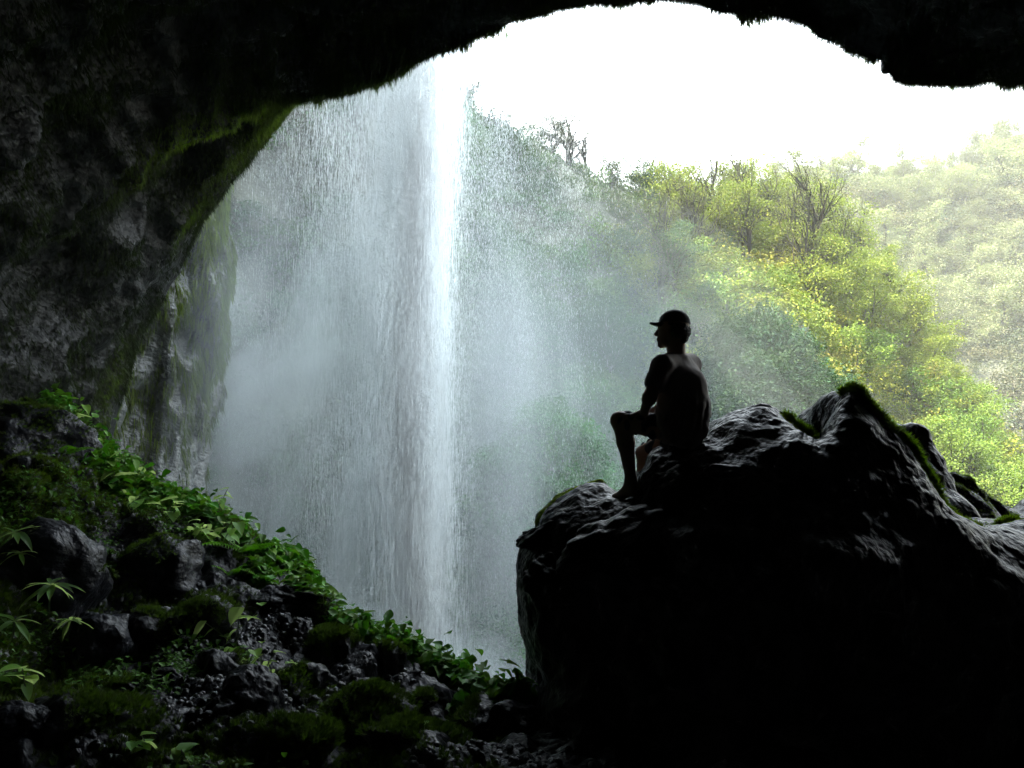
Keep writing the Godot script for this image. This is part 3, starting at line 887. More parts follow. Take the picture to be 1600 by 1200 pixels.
# ------------------------------------------------------------------ the person
func fill(grid: PackedFloat32Array, o: Vector3, dim: Vector3i, cell: float, bones: Array, k: float) -> PackedFloat32Array:
	for b in bones:
		var pa: Vector3 = b[0]
		var pb: Vector3 = b[1]
		var ra: float = b[2]
		var rb: float = b[3]
		var cut: bool = b.size() > 4 and b[4]
		var pad := maxf(ra, rb) + k * 1.5 + cell * 2
		var lo := ((pa.min(pb) - Vector3.ONE * pad - o) / cell).floor()
		var hi := ((pa.max(pb) + Vector3.ONE * pad - o) / cell).ceil()
		var ab := pb - pa
		var len2 := maxf(ab.length_squared(), 1e-9)
		for z in range(maxi(0, int(lo.z)), mini(dim.z, int(hi.z) + 1)):
			for y in range(maxi(0, int(lo.y)), mini(dim.y, int(hi.y) + 1)):
				var at := (z * dim.y + y) * dim.x
				for x in range(maxi(0, int(lo.x)), mini(dim.x, int(hi.x) + 1)):
					var p := o + Vector3(x, y, z) * cell
					var h := clampf((p - pa).dot(ab) / len2, 0.0, 1.0)
					var d := p.distance_to(pa + ab * h) - lerpf(ra, rb, h)
					var g := grid[at + x]
					if cut:
						var e := maxf(0.004 - absf(g + d), 0.0) / 0.004
						grid[at + x] = maxf(g, -d) + e * e * 0.001
					else:
						var e := maxf(k - absf(g - d), 0.0) / k
						grid[at + x] = minf(g, d) - e * e * k * 0.25
	return grid

func nets(bones: Array, cell: float, k: float, st: SurfaceTool, fold: Variant = null) -> void:
	var lo := Vector3.ONE * 1e9
	var hi := -lo
	for b in bones:
		var r := maxf(b[2], b[3]) + 0.03
		lo = lo.min(b[0] - Vector3.ONE * r).min(b[1] - Vector3.ONE * r)
		hi = hi.max(b[0] + Vector3.ONE * r).max(b[1] + Vector3.ONE * r)
	var dim := Vector3i(((hi - lo) / cell).ceil()) + Vector3i.ONE * 2
	var g := PackedFloat32Array()
	g.resize(dim.x * dim.y * dim.z)
	g.fill(1.0)
	g = fill(g, lo, dim, cell, bones, k)
	if fold != null:
		for z in dim.z:
			for y in dim.y:
				for x in dim.x:
					var at := (z * dim.y + y) * dim.x + x
					if absf(g[at]) < cell * 4: g[at] += float(fold.call(lo + Vector3(x, y, z) * cell))
	var sx := 1
	var sy := dim.x
	var sz := dim.x * dim.y
	var ids := {}
	var pts := PackedVector3Array()
	var nrm := PackedVector3Array()
	for z in dim.z - 1:
		for y in dim.y - 1:
			for x in dim.x - 1:
				var at := z * sz + y * sy + x
				var v := [g[at], g[at + sx], g[at + sy], g[at + sx + sy], g[at + sz], g[at + sx + sz], g[at + sy + sz], g[at + sx + sy + sz]]
				var inside := 0
				for q in 8:
					if v[q] < 0: inside += 1
				if inside == 0 or inside == 8: continue
				var sum := Vector3.ZERO
				var n := 0
				for q in 8:
					for bit in [1, 2, 4]:
						if q & bit: continue
						var a: float = v[q]
						var b: float = v[q | bit]
						if (a < 0) == (b < 0): continue
						var t := a / (a - b)
						var c := Vector3(q & 1, (q >> 1) & 1, (q >> 2) & 1)
						if bit == 1: c.x = t
						elif bit == 2: c.y = t
						else: c.z = t
						sum += c
						n += 1
				ids[at] = pts.size()
				pts.append(lo + (Vector3(x, y, z) + sum / n) * cell)
				nrm.append(Vector3(v[1] + v[3] + v[5] + v[7] - v[0] - v[2] - v[4] - v[6], v[2] + v[3] + v[6] + v[7] - v[0] - v[1] - v[4] - v[5], v[4] + v[5] + v[6] + v[7] - v[0] - v[1] - v[2] - v[3]).normalized())
	for z in range(1, dim.z - 1):
		for y in range(1, dim.y - 1):
			for x in range(1, dim.x - 1):
				var at := z * sz + y * sy + x
				for ax in 3:
					var step: int = [sx, sy, sz][ax]
					if (g[at] < 0) == (g[at + step] < 0): continue
					var u: int = [sy, sz, sx][ax]
					var w: int = [sz, sx, sy][ax]
					var q := [ids.get(at - u - w, -1), ids.get(at - w, -1), ids.get(at, -1), ids.get(at - u, -1)]
					if -1 in q: continue
					if g[at] < 0: q.reverse()
					for i in [0, 1, 2, 0, 2, 3]:
						st.set_normal(nrm[q[i]])
						st.add_vertex(pts[q[i]])

func cloth(c: Color, rough: float) -> StandardMaterial3D:
	var m := StandardMaterial3D.new()
	m.albedo_texture = noise_picture(0.08, 3, FastNoiseLite.TYPE_SIMPLEX, 71, (c * 0.85).linear_to_srgb(), c.linear_to_srgb(), (c * 1.12).linear_to_srgb(), 256)
	m.uv1_triplanar = true
	m.uv1_scale = Vector3.ONE * 4.0
	m.roughness = rough
	m.rim_enabled = true
	m.rim = 0.4
	return m

func build_person() -> void:
	var fw := Vector3(-0.88, 0, -0.475).normalized()
	var up := Vector3.UP
	var lf := up.cross(fw).normalized()
	var who := thing("person", Vector3(1.089, 1.735, -5.05), "person in cap, t-shirt and shorts sitting on the rock facing the waterfall", "person")
	var o := who.position
	who.position.y -= 0.012
	var head := Vector3(1.051, 2.484, -4.97) - o
	var hf := (fw + up * 0.08).normalized()
	var hl := up.cross(hf).normalized()
	var hu := hf.cross(hl).normalized()
	var H := func(f: float, l: float, u: float) -> Vector3: return head + hf * f + hl * l + hu * u
	var neck := Vector3(1.083, 2.314, -5.02) - o
	var sl := Vector3(0.959, 2.235, -4.87) - o
	var sr := Vector3(1.212, 2.287, -5.2) - o
	var el := Vector3(0.853, 2.022, -4.78) - o
	var er := Vector3(1.121, 2.062, -5.33) - o
	var wl := Vector3(0.856, 1.953, -4.99) - o
	var wr := Vector3(0.907, 1.938, -5.34) - o
	var hipl := Vector3(1.036, 1.839, -4.95) - o
	var hipr := Vector3(1.17, 1.84, -5.14) - o
	var kl := Vector3(0.714, 1.906, -5.11) - o
	var kr := Vector3(0.915, 1.69, -5.34) - o
	var al := Vector3(0.783, 1.501, -5.1) - o
	var ar := Vector3(0.881, 1.422, -5.24) - o
	var toel := Vector3(0.694, 1.398, -5.2) - o
	var toer := Vector3(0.799, 1.331, -5.34) - o
	var heell := Vector3(0.795, 1.444, -5.08) - o
	var heelr := Vector3(0.893, 1.371, -5.22) - o
	var chestl := (sl * 0.62 + sr * 0.38) + Vector3(0, -0.10, 0) - fw * 0.0
	var chestr := (sl * 0.38 + sr * 0.62) + Vector3(0, -0.10, 0)
	var waist := (hipl + hipr) * 0.5 + Vector3(0, 0.17, 0) - fw * 0.055
	var pelvis := (hipl + hipr) * 0.5 - fw * 0.03
	var back := (sl + sr) * 0.5 + Vector3(0, -0.14, 0) - fw * 0.075
	var torso := [
		[neck, (sl + sr) * 0.5 + Vector3(0, -0.03, 0), 0.058, 0.085],
		[neck + Vector3(0, -0.035, 0), sl, 0.055, 0.056], [neck + Vector3(0, -0.035, 0), sr, 0.055, 0.056],
		[chestl, chestr, 0.118, 0.118], [back, back + Vector3(0, -0.12, 0), 0.085, 0.085],
		[chestl, waist + lf * 0.05, 0.115, 0.105], [chestr, waist - lf * 0.05, 0.115, 0.105],
		[waist + lf * 0.05, hipl + Vector3(0, 0.01, 0), 0.108, 0.105], [waist - lf * 0.05, hipr + Vector3(0, 0.01, 0), 0.108, 0.105],
		[pelvis, waist, 0.115, 0.10]]
	var limbs := [
		[sl, el, 0.054, 0.04], [el, wl, 0.041, 0.026], [sr, er, 0.054, 0.04], [er, wr, 0.041, 0.026],
		[hipl, kl, 0.088, 0.058], [hipr, kr, 0.088, 0.058],
		[kl, kl.lerp(al, 0.35) - fw * 0.015, 0.055, 0.056], [kl.lerp(al, 0.35) - fw * 0.015, al, 0.056, 0.033],
		[kr, kr.lerp(ar, 0.35) - fw * 0.015, 0.055, 0.056], [kr.lerp(ar, 0.35) - fw * 0.015, ar, 0.056, 0.033],
		[al, heell, 0.034, 0.033], [heell, toel, 0.032, 0.022], [al, toel.lerp(heell, 0.35), 0.032, 0.03], [toel + lf * 0.025, toel - lf * 0.025, 0.018, 0.016],
		[ar, heelr, 0.034, 0.033], [heelr, toer, 0.032, 0.022], [ar, toer.lerp(heelr, 0.35), 0.032, 0.03], [toer + lf * 0.025, toer - lf * 0.025, 0.018, 0.016]]
	var st := SurfaceTool.new()
	st.begin(Mesh.PRIMITIVE_TRIANGLES)
	nets(torso + limbs + [[neck, head + Vector3(0, -0.03, 0), 0.056, 0.052]], 0.012, 0.03, st)
	# head with a face
	nets([
		[H.call(-0.022, 0, 0.03), H.call(0.015, 0, 0.035), 0.082, 0.078], [H.call(0.03, 0, -0.01), H.call(0.045, 0, -0.06), 0.066, 0.048],
		[H.call(0.05, 0, -0.075), H.call(0.072, 0, -0.092), 0.036, 0.024], [H.call(-0.02, 0, -0.03), neck, 0.062, 0.056],
		[H.call(0.082, 0.032, 0.022), H.call(0.082, -0.032, 0.022), 0.014, 0.014], [H.call(0.094, 0, 0.012), H.call(0.112, 0, -0.022), 0.009, 0.014],
		[H.call(0.1, 0.012, -0.028), H.call(0.1, -0.012, -0.028), 0.009, 0.009], [H.call(0.088, 0.018, -0.052), H.call(0.088, -0.018, -0.052), 0.010, 0.010], [H.call(0.087, 0.015, -0.062), H.call(0.087, -0.015, -0.062), 0.011, 0.011],
		[H.call(-0.005, 0.078, 0.015), H.call(0.004, 0.074, -0.02), 0.017, 0.011], [H.call(-0.005, -0.078, 0.015), H.call(0.004, -0.074, -0.02), 0.017, 0.011],
		[H.call(0.094, 0.033, 0.004), H.call(0.094, 0.033, 0.004), 0.013, 0.013, true], [H.call(0.094, -0.033, 0.004), H.call(0.094, -0.033, 0.004), 0.013, 0.013, true],
		[H.call(0.078, 0.033, 0.004), H.call(0.078, 0.033, 0.004), 0.0125, 0.0125], [H.call(0.078, -0.033, 0.004), H.call(0.078, -0.033, 0.004), 0.0125, 0.0125],
	], 0.005, 0.012, st)
	# hands resting on the thighs
	for s in [[wl, el, 1.0], [wr, er, -1.0]]:
		var w: Vector3 = s[0]
		var d: Vector3 = (fw * 0.8 + Vector3(0, -0.25, 0) - lf * 0.25 * s[2]).normalized()
		var across := d.cross(up).normalized()
		if across.dot(lf) * s[2] > 0: across = -across
		var down := across.cross(d).normalized()
		if down.y > 0: down = -down
		var hand := [[w, w + d * 0.03, 0.026, 0.026], [w + d * 0.03 + across * 0.022, w + d * 0.085 + across * 0.03, 0.017, 0.014], [w + d * 0.03 - across * 0.022, w + d * 0.08 - across * 0.03, 0.017, 0.014], [w + d * 0.03, w + d * 0.09, 0.018, 0.014]]
		for fi in 4:
			var root := w + d * (0.088 - absf(fi - 1.3) * 0.006) + across * (0.03 - 0.02 * fi)
			var l: float = [0.040, 0.045, 0.042, 0.033][fi]
			var mid := root + (d + down * 0.35).normalized() * l
			var tip := mid + (d * 0.6 + down * 0.9).normalized() * l * 0.8
			hand.append([root, mid, 0.0095, 0.0085])
			hand.append([mid, tip, 0.0085, 0.007])
		var t0 := w + d * 0.03 + across * 0.03
		var t1 := t0 + (d * 0.7 + across * 0.8 + down * 0.2).normalized() * 0.038
		hand.append([t0, t1, 0.012, 0.010])
		hand.append([t1, t1 + (d + across * 0.15 + down * 0.3).normalized() * 0.03, 0.010, 0.008])
		nets(hand, 0.004, 0.008, st)
	var skin := StandardMaterial3D.new()
	skin.albedo_color = lin(0.26, 0.16, 0.11)
	skin.roughness = 0.55
	skin.subsurf_scatter_enabled = true
	skin.subsurf_scatter_strength = 0.1
	put("body", st.commit(), skin, who)
	var folds := FastNoiseLite.new()
	folds.seed = 4
	folds.frequency = 6.5
	folds.fractal_octaves = 2
	# shirt: torso and half sleeves, creased across the lower back
	var fat := func(list: Array, add: float) -> Array:
		var out := []
		for b in list: out.append([b[0], b[1], b[2] + add, b[3] + add])
		return out
	var sleeve := [[sl, sl.lerp(el, 0.52), 0.068, 0.072], [sr, sr.lerp(er, 0.52), 0.068, 0.072]]
	var ss := SurfaceTool.new()
	ss.begin(Mesh.PRIMITIVE_TRIANGLES)
	var crease := func(p: Vector3) -> float:
		var low := clampf((0.42 - p.y) / 0.3, 0.12, 1.0)
		return (0.5 - absf(folds.get_noise_3d(p.x * 1.1 + p.y * 0.5, p.y * 0.7 - p.x * 0.9, p.z * 0.9))) * 0.04 * low
	nets(fat.call(torso.slice(1), 0.022) + sleeve + [[back + fw * 0.01, pelvis - fw * 0.03 + Vector3(0, 0.03, 0), 0.128, 0.135], [sl.lerp(sr, 0.2) + Vector3(0, -0.04, 0), hipl + Vector3(0, 0.06, 0), 0.085, 0.115], [sr.lerp(sl, 0.2) + Vector3(0, -0.04, 0), hipr + Vector3(0, 0.06, 0), 0.085, 0.115]] + [[hipl + Vector3(0, 0.03, 0), hipr + Vector3(0, 0.03, 0), 0.118, 0.118]], 0.010, 0.03, ss, crease)
	put("shirt", ss.commit(), cloth(Color(0.17, 0.13, 0.12), 0.85), who)
	var sh := SurfaceTool.new()
	sh.begin(Mesh.PRIMITIVE_TRIANGLES)
	nets([[hipl, kl.lerp(hipl, 0.10), 0.104, 0.072], [hipr, kr.lerp(hipr, 0.10), 0.104, 0.072], [hipl, hipr, 0.112, 0.112], [pelvis, pelvis + Vector3(0, 0.06, 0), 0.12, 0.115]], 0.011, 0.03, sh, crease)
	put("shorts", sh.commit(), cloth(Color(0.03, 0.032, 0.04), 0.9), who)
	var hr := SurfaceTool.new()
	hr.begin(Mesh.PRIMITIVE_TRIANGLES)
	var curls := func(p: Vector3) -> float: return folds.get_noise_3dv(p * 9.0) * 0.012
	nets([[H.call(-0.05, 0.03, 0.0), H.call(-0.05, -0.03, 0.0), 0.058, 0.058], [H.call(-0.078, 0, -0.01), H.call(-0.07, 0, -0.055), 0.036, 0.030], [H.call(-0.01, 0.068, 0.03), H.call(-0.03, 0.066, -0.01), 0.022, 0.02], [H.call(-0.01, -0.068, 0.03), H.call(-0.03, -0.066, -0.01), 0.022, 0.02]], 0.006, 0.02, hr, curls)
	var hm := StandardMaterial3D.new()
	hm.albedo_color = lin(0.012, 0.01, 0.009)
	hm.roughness = 0.6
	put("hair", hr.commit(), hm, who)
	# cap: crown, band and brim
	var cs := SurfaceTool.new()
	cs.begin(Mesh.PRIMITIVE_TRIANGLES)
	var rows := []
	for j in 11:
		var a := PI * 0.5 * j / 10.0
		var row := []
		for i in 33:
			var b := TAU * i / 32.0
			row.append(H.call(cos(b) * cos(a) * 0.104 - 0.008, sin(b) * cos(a) * 0.093, 0.048 + sin(a) * 0.092))
		rows.append(row)
	var inner := []
	for i in 33:
		var b := TAU * i / 32.0
		inner.append(H.call(cos(b) * 0.096 - 0.008, sin(b) * 0.085, 0.05))
	rows.push_front(inner)
	var capm := cloth(Color(0.012, 0.013, 0.016), 0.8)
	var cap := put("cap", loft(rows, 64, 36, 1.0, null).mesh, capm, who)
	var top := []
	var flat := []
	var brim := []
	for j in 5:
		var row := []
		var f := j / 4.0
		for i in 17:
			var b := lerpf(-1.15, 1.15, i / 16.0)
			var reach := 0.068 * cos(b * 0.98) * f
			row.append(H.call(cos(b) * 0.098 + reach - 0.008, sin(b) * (0.09 - 0.012 * f), 0.052 - 0.02 * (b * b) * f + 0.004 * f))
		brim.append(row)
	var under := []
	for j in range(4, -1, -1):
		var row := []
		for v in brim[j]: row.append(v - hu * 0.013)
		under.append(row)
	put("brim", loft(brim + under, 32, 18, 1.0, null).mesh, capm, cap)

# ------------------------------------------------------------------ loose stones, moss, plants
func snap(sheet: Dictionary, at: Vector3) -> Array:
	var best := 1e9
	var k := 0
	var p: PackedVector3Array = sheet.p
	for i in p.size():
		var d := p[i].distance_squared_to(at)
		if d < best:
			best = d
			k = i
	return [p[k], sheet.n[k]]

var stones := []

func build_stones() -> void:
	var shapes := []
	for i in 8: shapes.append(stone_mesh(30 + i, Vector3.ONE, 1.8))
	# [place, half sizes, label]
	var list := [
		[Vector3(-3.922, 1.227, -6.2), Vector3(0.68, 0.52, 0.6), "huge black boulder at the left edge under the cave wall"],
		[Vector3(-4.16, 1.798, -6.6), Vector3(0.5, 0.3, 0.5), "dark slab capping the huge boulder at the left edge"],
		[Vector3(-2.811, 0.78, -6), Vector3(0.42, 0.28, 0.4), "black rock hidden under the leafy rim, middle of the slope"],
		[Vector3(-1.697, 0.466, -5.9), Vector3(0.34, 0.17, 0.28), "flat topped grey rock below the fern, beside the rim"],
		[Vector3(-2.1, 0.457, -5.2), Vector3(0.28, 0.2, 0.25), "rounded black rock left of the tall seedlings"],
		[Vector3(-2.37, 0.519, -5.1), Vector3(0.22, 0.13, 0.2), "pale rubble rock at the top of the bare streak"],
		[Vector3(-1.715, 0.256, -4.7), Vector3(0.2, 0.22, 0.2), "mossy upright rock below the tall seedlings"],
		[Vector3(-2.135, 0.342, -4.4), Vector3(0.09, 0.065, 0.08), "small knobbly grey stone above the mossy bank"],
		[Vector3(-1.941, 0.359, -4.4), Vector3(0.11, 0.07, 0.09), "small grey stone beside the knobbly stone"],
		[Vector3(-1.964, 0.27, -4.2), Vector3(0.14, 0.08, 0.12), "moss topped stone in the dark hollow"],
		[Vector3(-1.989, 0.26, -3.9), Vector3(0.26, 0.16, 0.22), "broad mossy boulder at the lower left of the frame"],
		[Vector3(-2.254, 0.333, -4), Vector3(0.18, 0.12, 0.16), "round mossy stone left of the broad boulder"],
		[Vector3(-2.239, 0.3, -3.7), Vector3(0.18, 0.13, 0.16), "pale lilac grey stone in the bottom left corner"],
		[Vector3(-1.427, 0.271, -4.3), Vector3(0.19, 0.15, 0.18), "black rounded rock with a mossy right side"],
		[Vector3(-1.538, 0.254, -4.1), Vector3(0.13, 0.09, 0.12), "leaf covered stone in front of the black rock"],
		[Vector3(-1.277, 0.218, -4.9), Vector3(0.26, 0.17, 0.22), "black rock between the seedlings and the stream bed"],
		[Vector3(-1.334, 0.348, -5.6), Vector3(0.2, 0.1, 0.18), "low dark stone under the flat topped rock"],
		[Vector3(-1.064, 0.224, -5.4), Vector3(0.12, 0.15, 0.11), "pointed grey stone standing below the rim leaves"],
		[Vector3(-0.885, 0.198, -5.5), Vector3(0.17, 0.15, 0.15), "black stone right of the pointed stone"],
		[Vector3(-0.963, 0.19, -5), Vector3(0.12, 0.09, 0.1), "leaning slab stone above the seedling"],
		[Vector3(-0.604, 0.093, -5.2), Vector3(0.13, 0.06, 0.11), "thin pale slab stone near the rim end"],
		[Vector3(-0.755, 0.172, -4.4), Vector3(0.3, 0.2, 0.25), "big black boulder at the bottom centre left"],
		[Vector3(-0.555, 0.144, -4.1), Vector3(0.24, 0.17, 0.22), "moss hung boulder at the bottom edge"],
		[Vector3(-0.229, 0.013, -5.2), Vector3(0.24, 0.11, 0.2), "wet dark rock beneath the last leaves of the rim"],
		[Vector3(-0.02, 0.016, -5), Vector3(0.2, 0.12, 0.18), "wet rock wedged against the outcrop's foot"],
		[Vector3(-0.413, 0.057, -4.7), Vector3(0.12, 0.06, 0.1), "flat wet stone on the pale gravel patch"],
		[Vector3(-1.025, 0.23, -3.9), Vector3(0.18, 0.1, 0.16), "low mossy stone at the bottom edge"],
		[Vector3(-2.61, 0.485, -4.9), Vector3(0.3, 0.24, 0.28), "moss coated rock under the long leaved plants"],
		[Vector3(-3.12, 0.659, -5), Vector3(0.4, 0.36, 0.36), "moss coated boulder at the left edge, middle height"],
	]
	var i := 0
	for a in list:
		var q := snap(slope, a[0])
		var at: Vector3 = a[0] if i < 3 else q[0] + Vector3(0, a[1].y * 0.25, 0)
		var o := put("boulder" if a[1].x > 0.25 else "stone", shapes[i % 8], M.rock)
		o.position = at
		o.rotation = Vector3(rng.randfn(0, 0.15), rng.randf() * TAU, rng.randfn(0, 0.15))
		o.scale = a[1] * 1.2
		tag(o, a[2], "rock")
		stones.append(o)
		i += 1
	# gravel between the stones
	var small := stone_mesh_low()
	var where := []
	for k in 9000:
		var p := on_sheet(slope, rng, 0.05, 0.9, 0.27, 0.8)
		if patch_noise.get_noise_3dv(p[0] * 1.6) < -0.05: continue
		where.append(Transform3D(Basis.from_euler(Vector3(rng.randf() * 6, rng.randf() * 6, rng.randf() * 6)) * Basis.from_scale(Vector3(1, rng.randf_range(0.5, 0.9), rng.randf_range(0.7, 1)) * rng.randf_range(0.006, 0.028)), p[0]))
	scatter_set("gravel", small, M.gravel, where, [], "loose grey gravel between the boulders")

func stone_mesh_low() -> ArrayMesh:
	var s := SphereMesh.new()
	s.radial_segments = 7
	s.rings = 4
	s.radius = 1.0
	s.height = 2.0
	var arr := s.get_mesh_arrays()
	var v: PackedVector3Array = arr[Mesh.ARRAY_VERTEX]
	for i in v.size(): v[i] *= 1.0 + 0.35 * crag_noise.get_noise_3dv(v[i] * 2.0)
	arr[Mesh.ARRAY_VERTEX] = v
	var st := SurfaceTool.new()
	st.create_from_arrays(arr)
	st.deindex()
	st.set_smooth_group(-1)
	st.generate_normals()
	return st.commit()

func build_moss() -> void:
	var r := RandomNumberGenerator.new()
	r.seed = 303
	var t1 := tuft_mesh(1, 12, 1.0, 0.10, 0.7)
	var t2 := tuft_mesh(2, 9, 1.0, 0.07, 0.25)
	var green := func(k: float) -> Color:
		var g := r.randf_range(0.6, 1.4)
		return Color(lerpf(0.04, 0.16, k) * g, lerpf(0.06, 0.21, k) * g, lerpf(0.02, 0.025, k) * g)
	# on the cave wall and roof: hanging strands
	var rib := [Vector3(-5.694, 5.183, -11.2), Vector3(-5.671, 5.684, -11.5), Vector3(-5.345, 6.093, -11.5), Vector3(-5.098, 6.685, -11.8), Vector3(-4.757, 7.187, -12.2), Vector3(-4.301, 7.38, -12.4)]
	var strip := [Vector3(-7.533, 2.524, -14.6), Vector3(-7.327, 3.246, -14.5), Vector3(-7.087, 3.782, -14.4)]
	var corner := [Vector3(-5.966, 5.711, -14), Vector3(-5.216, 6.746, -13.8), Vector3(-4.41, 7.676, -13.4), Vector3(-3.899, 7.989, -13)]
	var where := []
	var tints := []
	for i in 260000:
		var q := on_sheet(cave, r, 0.04, 0.9, 0.38, 0.82)
		var p: Vector3 = q[0]
		if p.y < 0.0: continue
		var n := patch_noise.get_noise_3dv(p * 1.1)
		var bright := 0.0
		if p.x < -1.5:
			bright = maxf(maxf(exp(-pow(near_line(p, rib) / 0.4, 2.0)), exp(-pow(near_line(p, strip) / 0.3, 2.0))), 0.8 * exp(-pow(near_line(p, corner) / 0.35, 2.0)))
		var keep := 0.68 + n * 1.5 + bright
		if p.x > -2.5: keep *= 0.45
		if r.randf() > keep: continue
		var d: Vector3 = (q[1] * 0.5 + Vector3(0, -0.9, 0) + Vector3(r.randfn(0, 0.2), 0, r.randfn(0, 0.2))).normalized()
		var s := r.randf_range(0.03, 0.11)
		where.append(stand_on(p, d, r, Vector3(s * 0.6, s, s * 0.6)))
		tints.append(green.call(clampf(n * 0.3 + bright * 0.9, -0.1, 1.0)) * (0.4 + 0.6 * bright))
	scatter_set("wall_moss", t2, M.moss, where, tints, "dark green moss hanging on the cave wall and roof")
	# ragged fringe along the rim of the roof
	where = []
	tints = []
	for i in 5200:
		var q := on_sheet(cave, r, 0.28, 0.86, 0.395, 0.42)
		var p: Vector3 = q[0]
		var n := patch_noise.get_noise_3dv(p * 2.5)
		if n < -0.05: continue
		var s := r.randf_range(0.06, 0.2) * (0.5 + n * 1.8)
		where.append(stand_on(p, Vector3(r.randfn(0, 0.25), -1, r.randfn(0, 0.25)).normalized(), r, Vector3(s * 0.5, s, s * 0.5)))
		tints.append(green.call(0.15))
	scatter_set("roof_fringe", t2, M.moss, where, tints, "ragged fringe of small plants along the roof edge")
	# on the gorge wall: long streaks
	where = []
	tints = []
	for i in 60000:
		var q := on_sheet(cliff_wall, r, 0.05, 1.0, 0.1, 0.72)
		var p: Vector3 = q[0]
		var n := patch_noise.get_noise_3d(p.x * 2.6, p.y * 0.22, p.z * 2.6) + (p.y - 2.0) * 0.05
		if n + 0.25 < r.randf() * 0.5: continue
		var s := r.randf_range(0.08, 0.3)
		where.append(stand_on(p, (q[1] * 0.25 + Vector3(0, -1, 0)).normalized(), r, Vector3(s * 0.4, s, s * 0.4)))
		tints.append(green.call(clampf(0.45 + n * 0.5, 0.1, 0.9)))
	scatter_set("gorge_moss", t2, M.moss, where, tints, "pale green curtains of moss on the gorge wall")
	# cushions on the slope and its stones
	where = []
	tints = []
	for i in 60000:
		var q := on_sheet(slope, r, 0.02, 0.86, 0.24, 0.8)
		var p: Vector3 = q[0]
		var n := patch_noise.get_noise_3dv(p * 1.3 + Vector3(40, 0, 0)) + clampf((-p.x - 2.2) * 0.25, -0.3, 0.35)
		if n < -0.02 + r.randf() * 0.18: continue
		var s := r.randf_range(0.012, 0.04)
		where.append(stand_on(p, (q[1] + Vector3(0, 0.6, 0)).normalized(), r, Vector3(s, s * 1.3, s)))
		tints.append(green.call(clampf(0.15 + n * 0.6, 0.0, 0.7)) * 0.8)
	for o in stones:
		var arr: Array = o.mesh.surface_get_arrays(0)
		var v: PackedVector3Array = arr[Mesh.ARRAY_VERTEX]
		var nn: PackedVector3Array = arr[Mesh.ARRAY_NORMAL]
		for i in v.size():
			var n: Vector3 = (o.basis.inverse().transposed() * nn[i]).normalized()
			var p: Vector3 = o.transform * v[i]
			var m := patch_noise.get_noise_3dv(p * 2.2 + Vector3(9, 0, 0))
			if n.y < 0.25 or m < -0.02: continue
			for k in 2:
				var s := r.randf_range(0.012, 0.035)
				where.append(stand_on(p + Vector3(r.randfn(0, 0.02), 0, r.randfn(0, 0.02)), n, r, Vector3(s, s * 1.2, s)))
				tints.append(green.call(0.2))
	scatter_set("slope_moss", t1, M.moss, where, tints, "green moss cushions on the rubble slope")
	# along the crest of the outcrop: left shoulder and right flank of the peak
	where = []
	tints = []
	var crest := [[Vector3(2.228, 2.05, -5), Vector3(2.35, 1.896, -5), Vector3(2.526, 1.688, -5), Vector3(2.641, 1.512, -5), Vector3(2.743, 1.287, -5), Vector3(3.109, 1.14, -5.2), Vector3(3.588, 1.197, -5.4), Vector3(4.063, 1.225, -5.5)], [Vector3(0.23, 1.236, -5.6), Vector3(0.415, 1.391, -5.6), Vector3(0.623, 1.46, -5.6), Vector3(0.715, 1.428, -5.6)], [Vector3(1.765, 1.953, -5.3), Vector3(1.886, 1.882, -5.3), Vector3(2, 1.759, -5.3), Vector3(2.138, 1.735, -5.2)], [Vector3(2.113, 1.711, -5.1), Vector3(1.966, 1.547, -4.8)], [Vector3(0.745, 1.345, -4.9), Vector3(0.642, 1.186, -4.9), Vector3(0.531, 1.017, -5)]]
	for i in 160000:
		var q := on_sheet(outcrop, r, 0.2, 0.9, 0.3, 0.75)
		var p: Vector3 = q[0]
		var d := 9.0
		for c in crest: d = minf(d, near_line(p, c))
		if d > 0.15 * (0.6 + patch_noise.get_noise_3dv(p * 3.0) * 2.0) : continue
		var s := r.randf_range(0.012, 0.035)
		s *= 1.7
		where.append(stand_on(p, (q[1] + Vector3(0, 0.5, 0)).normalized(), r, Vector3(s, s * 1.2, s)))
		tints.append(green.call(r.randf_range(0.9, 1.8)))  # moss tint raised to carry rim light from the sky behind
	for i in 16000:
		var q := on_sheet(outcrop_back, r, 0.15, 1.0, 0.35, 0.8)
		if patch_noise.get_noise_3dv(q[0] * 2.0) < 0.05: continue
		var s := r.randf_range(0.012, 0.04)
		where.append(stand_on(q[0], (q[1] + Vector3(0, 0.5, 0)).normalized(), r, Vector3(s, s * 1.2, s)))
		tints.append(green.call(r.randf_range(0.8, 1.6)))
	scatter_set("crest_moss", t1, M.moss, where, tints, "yellow green moss along the crest of the black outcrop, rim light put into its tint")
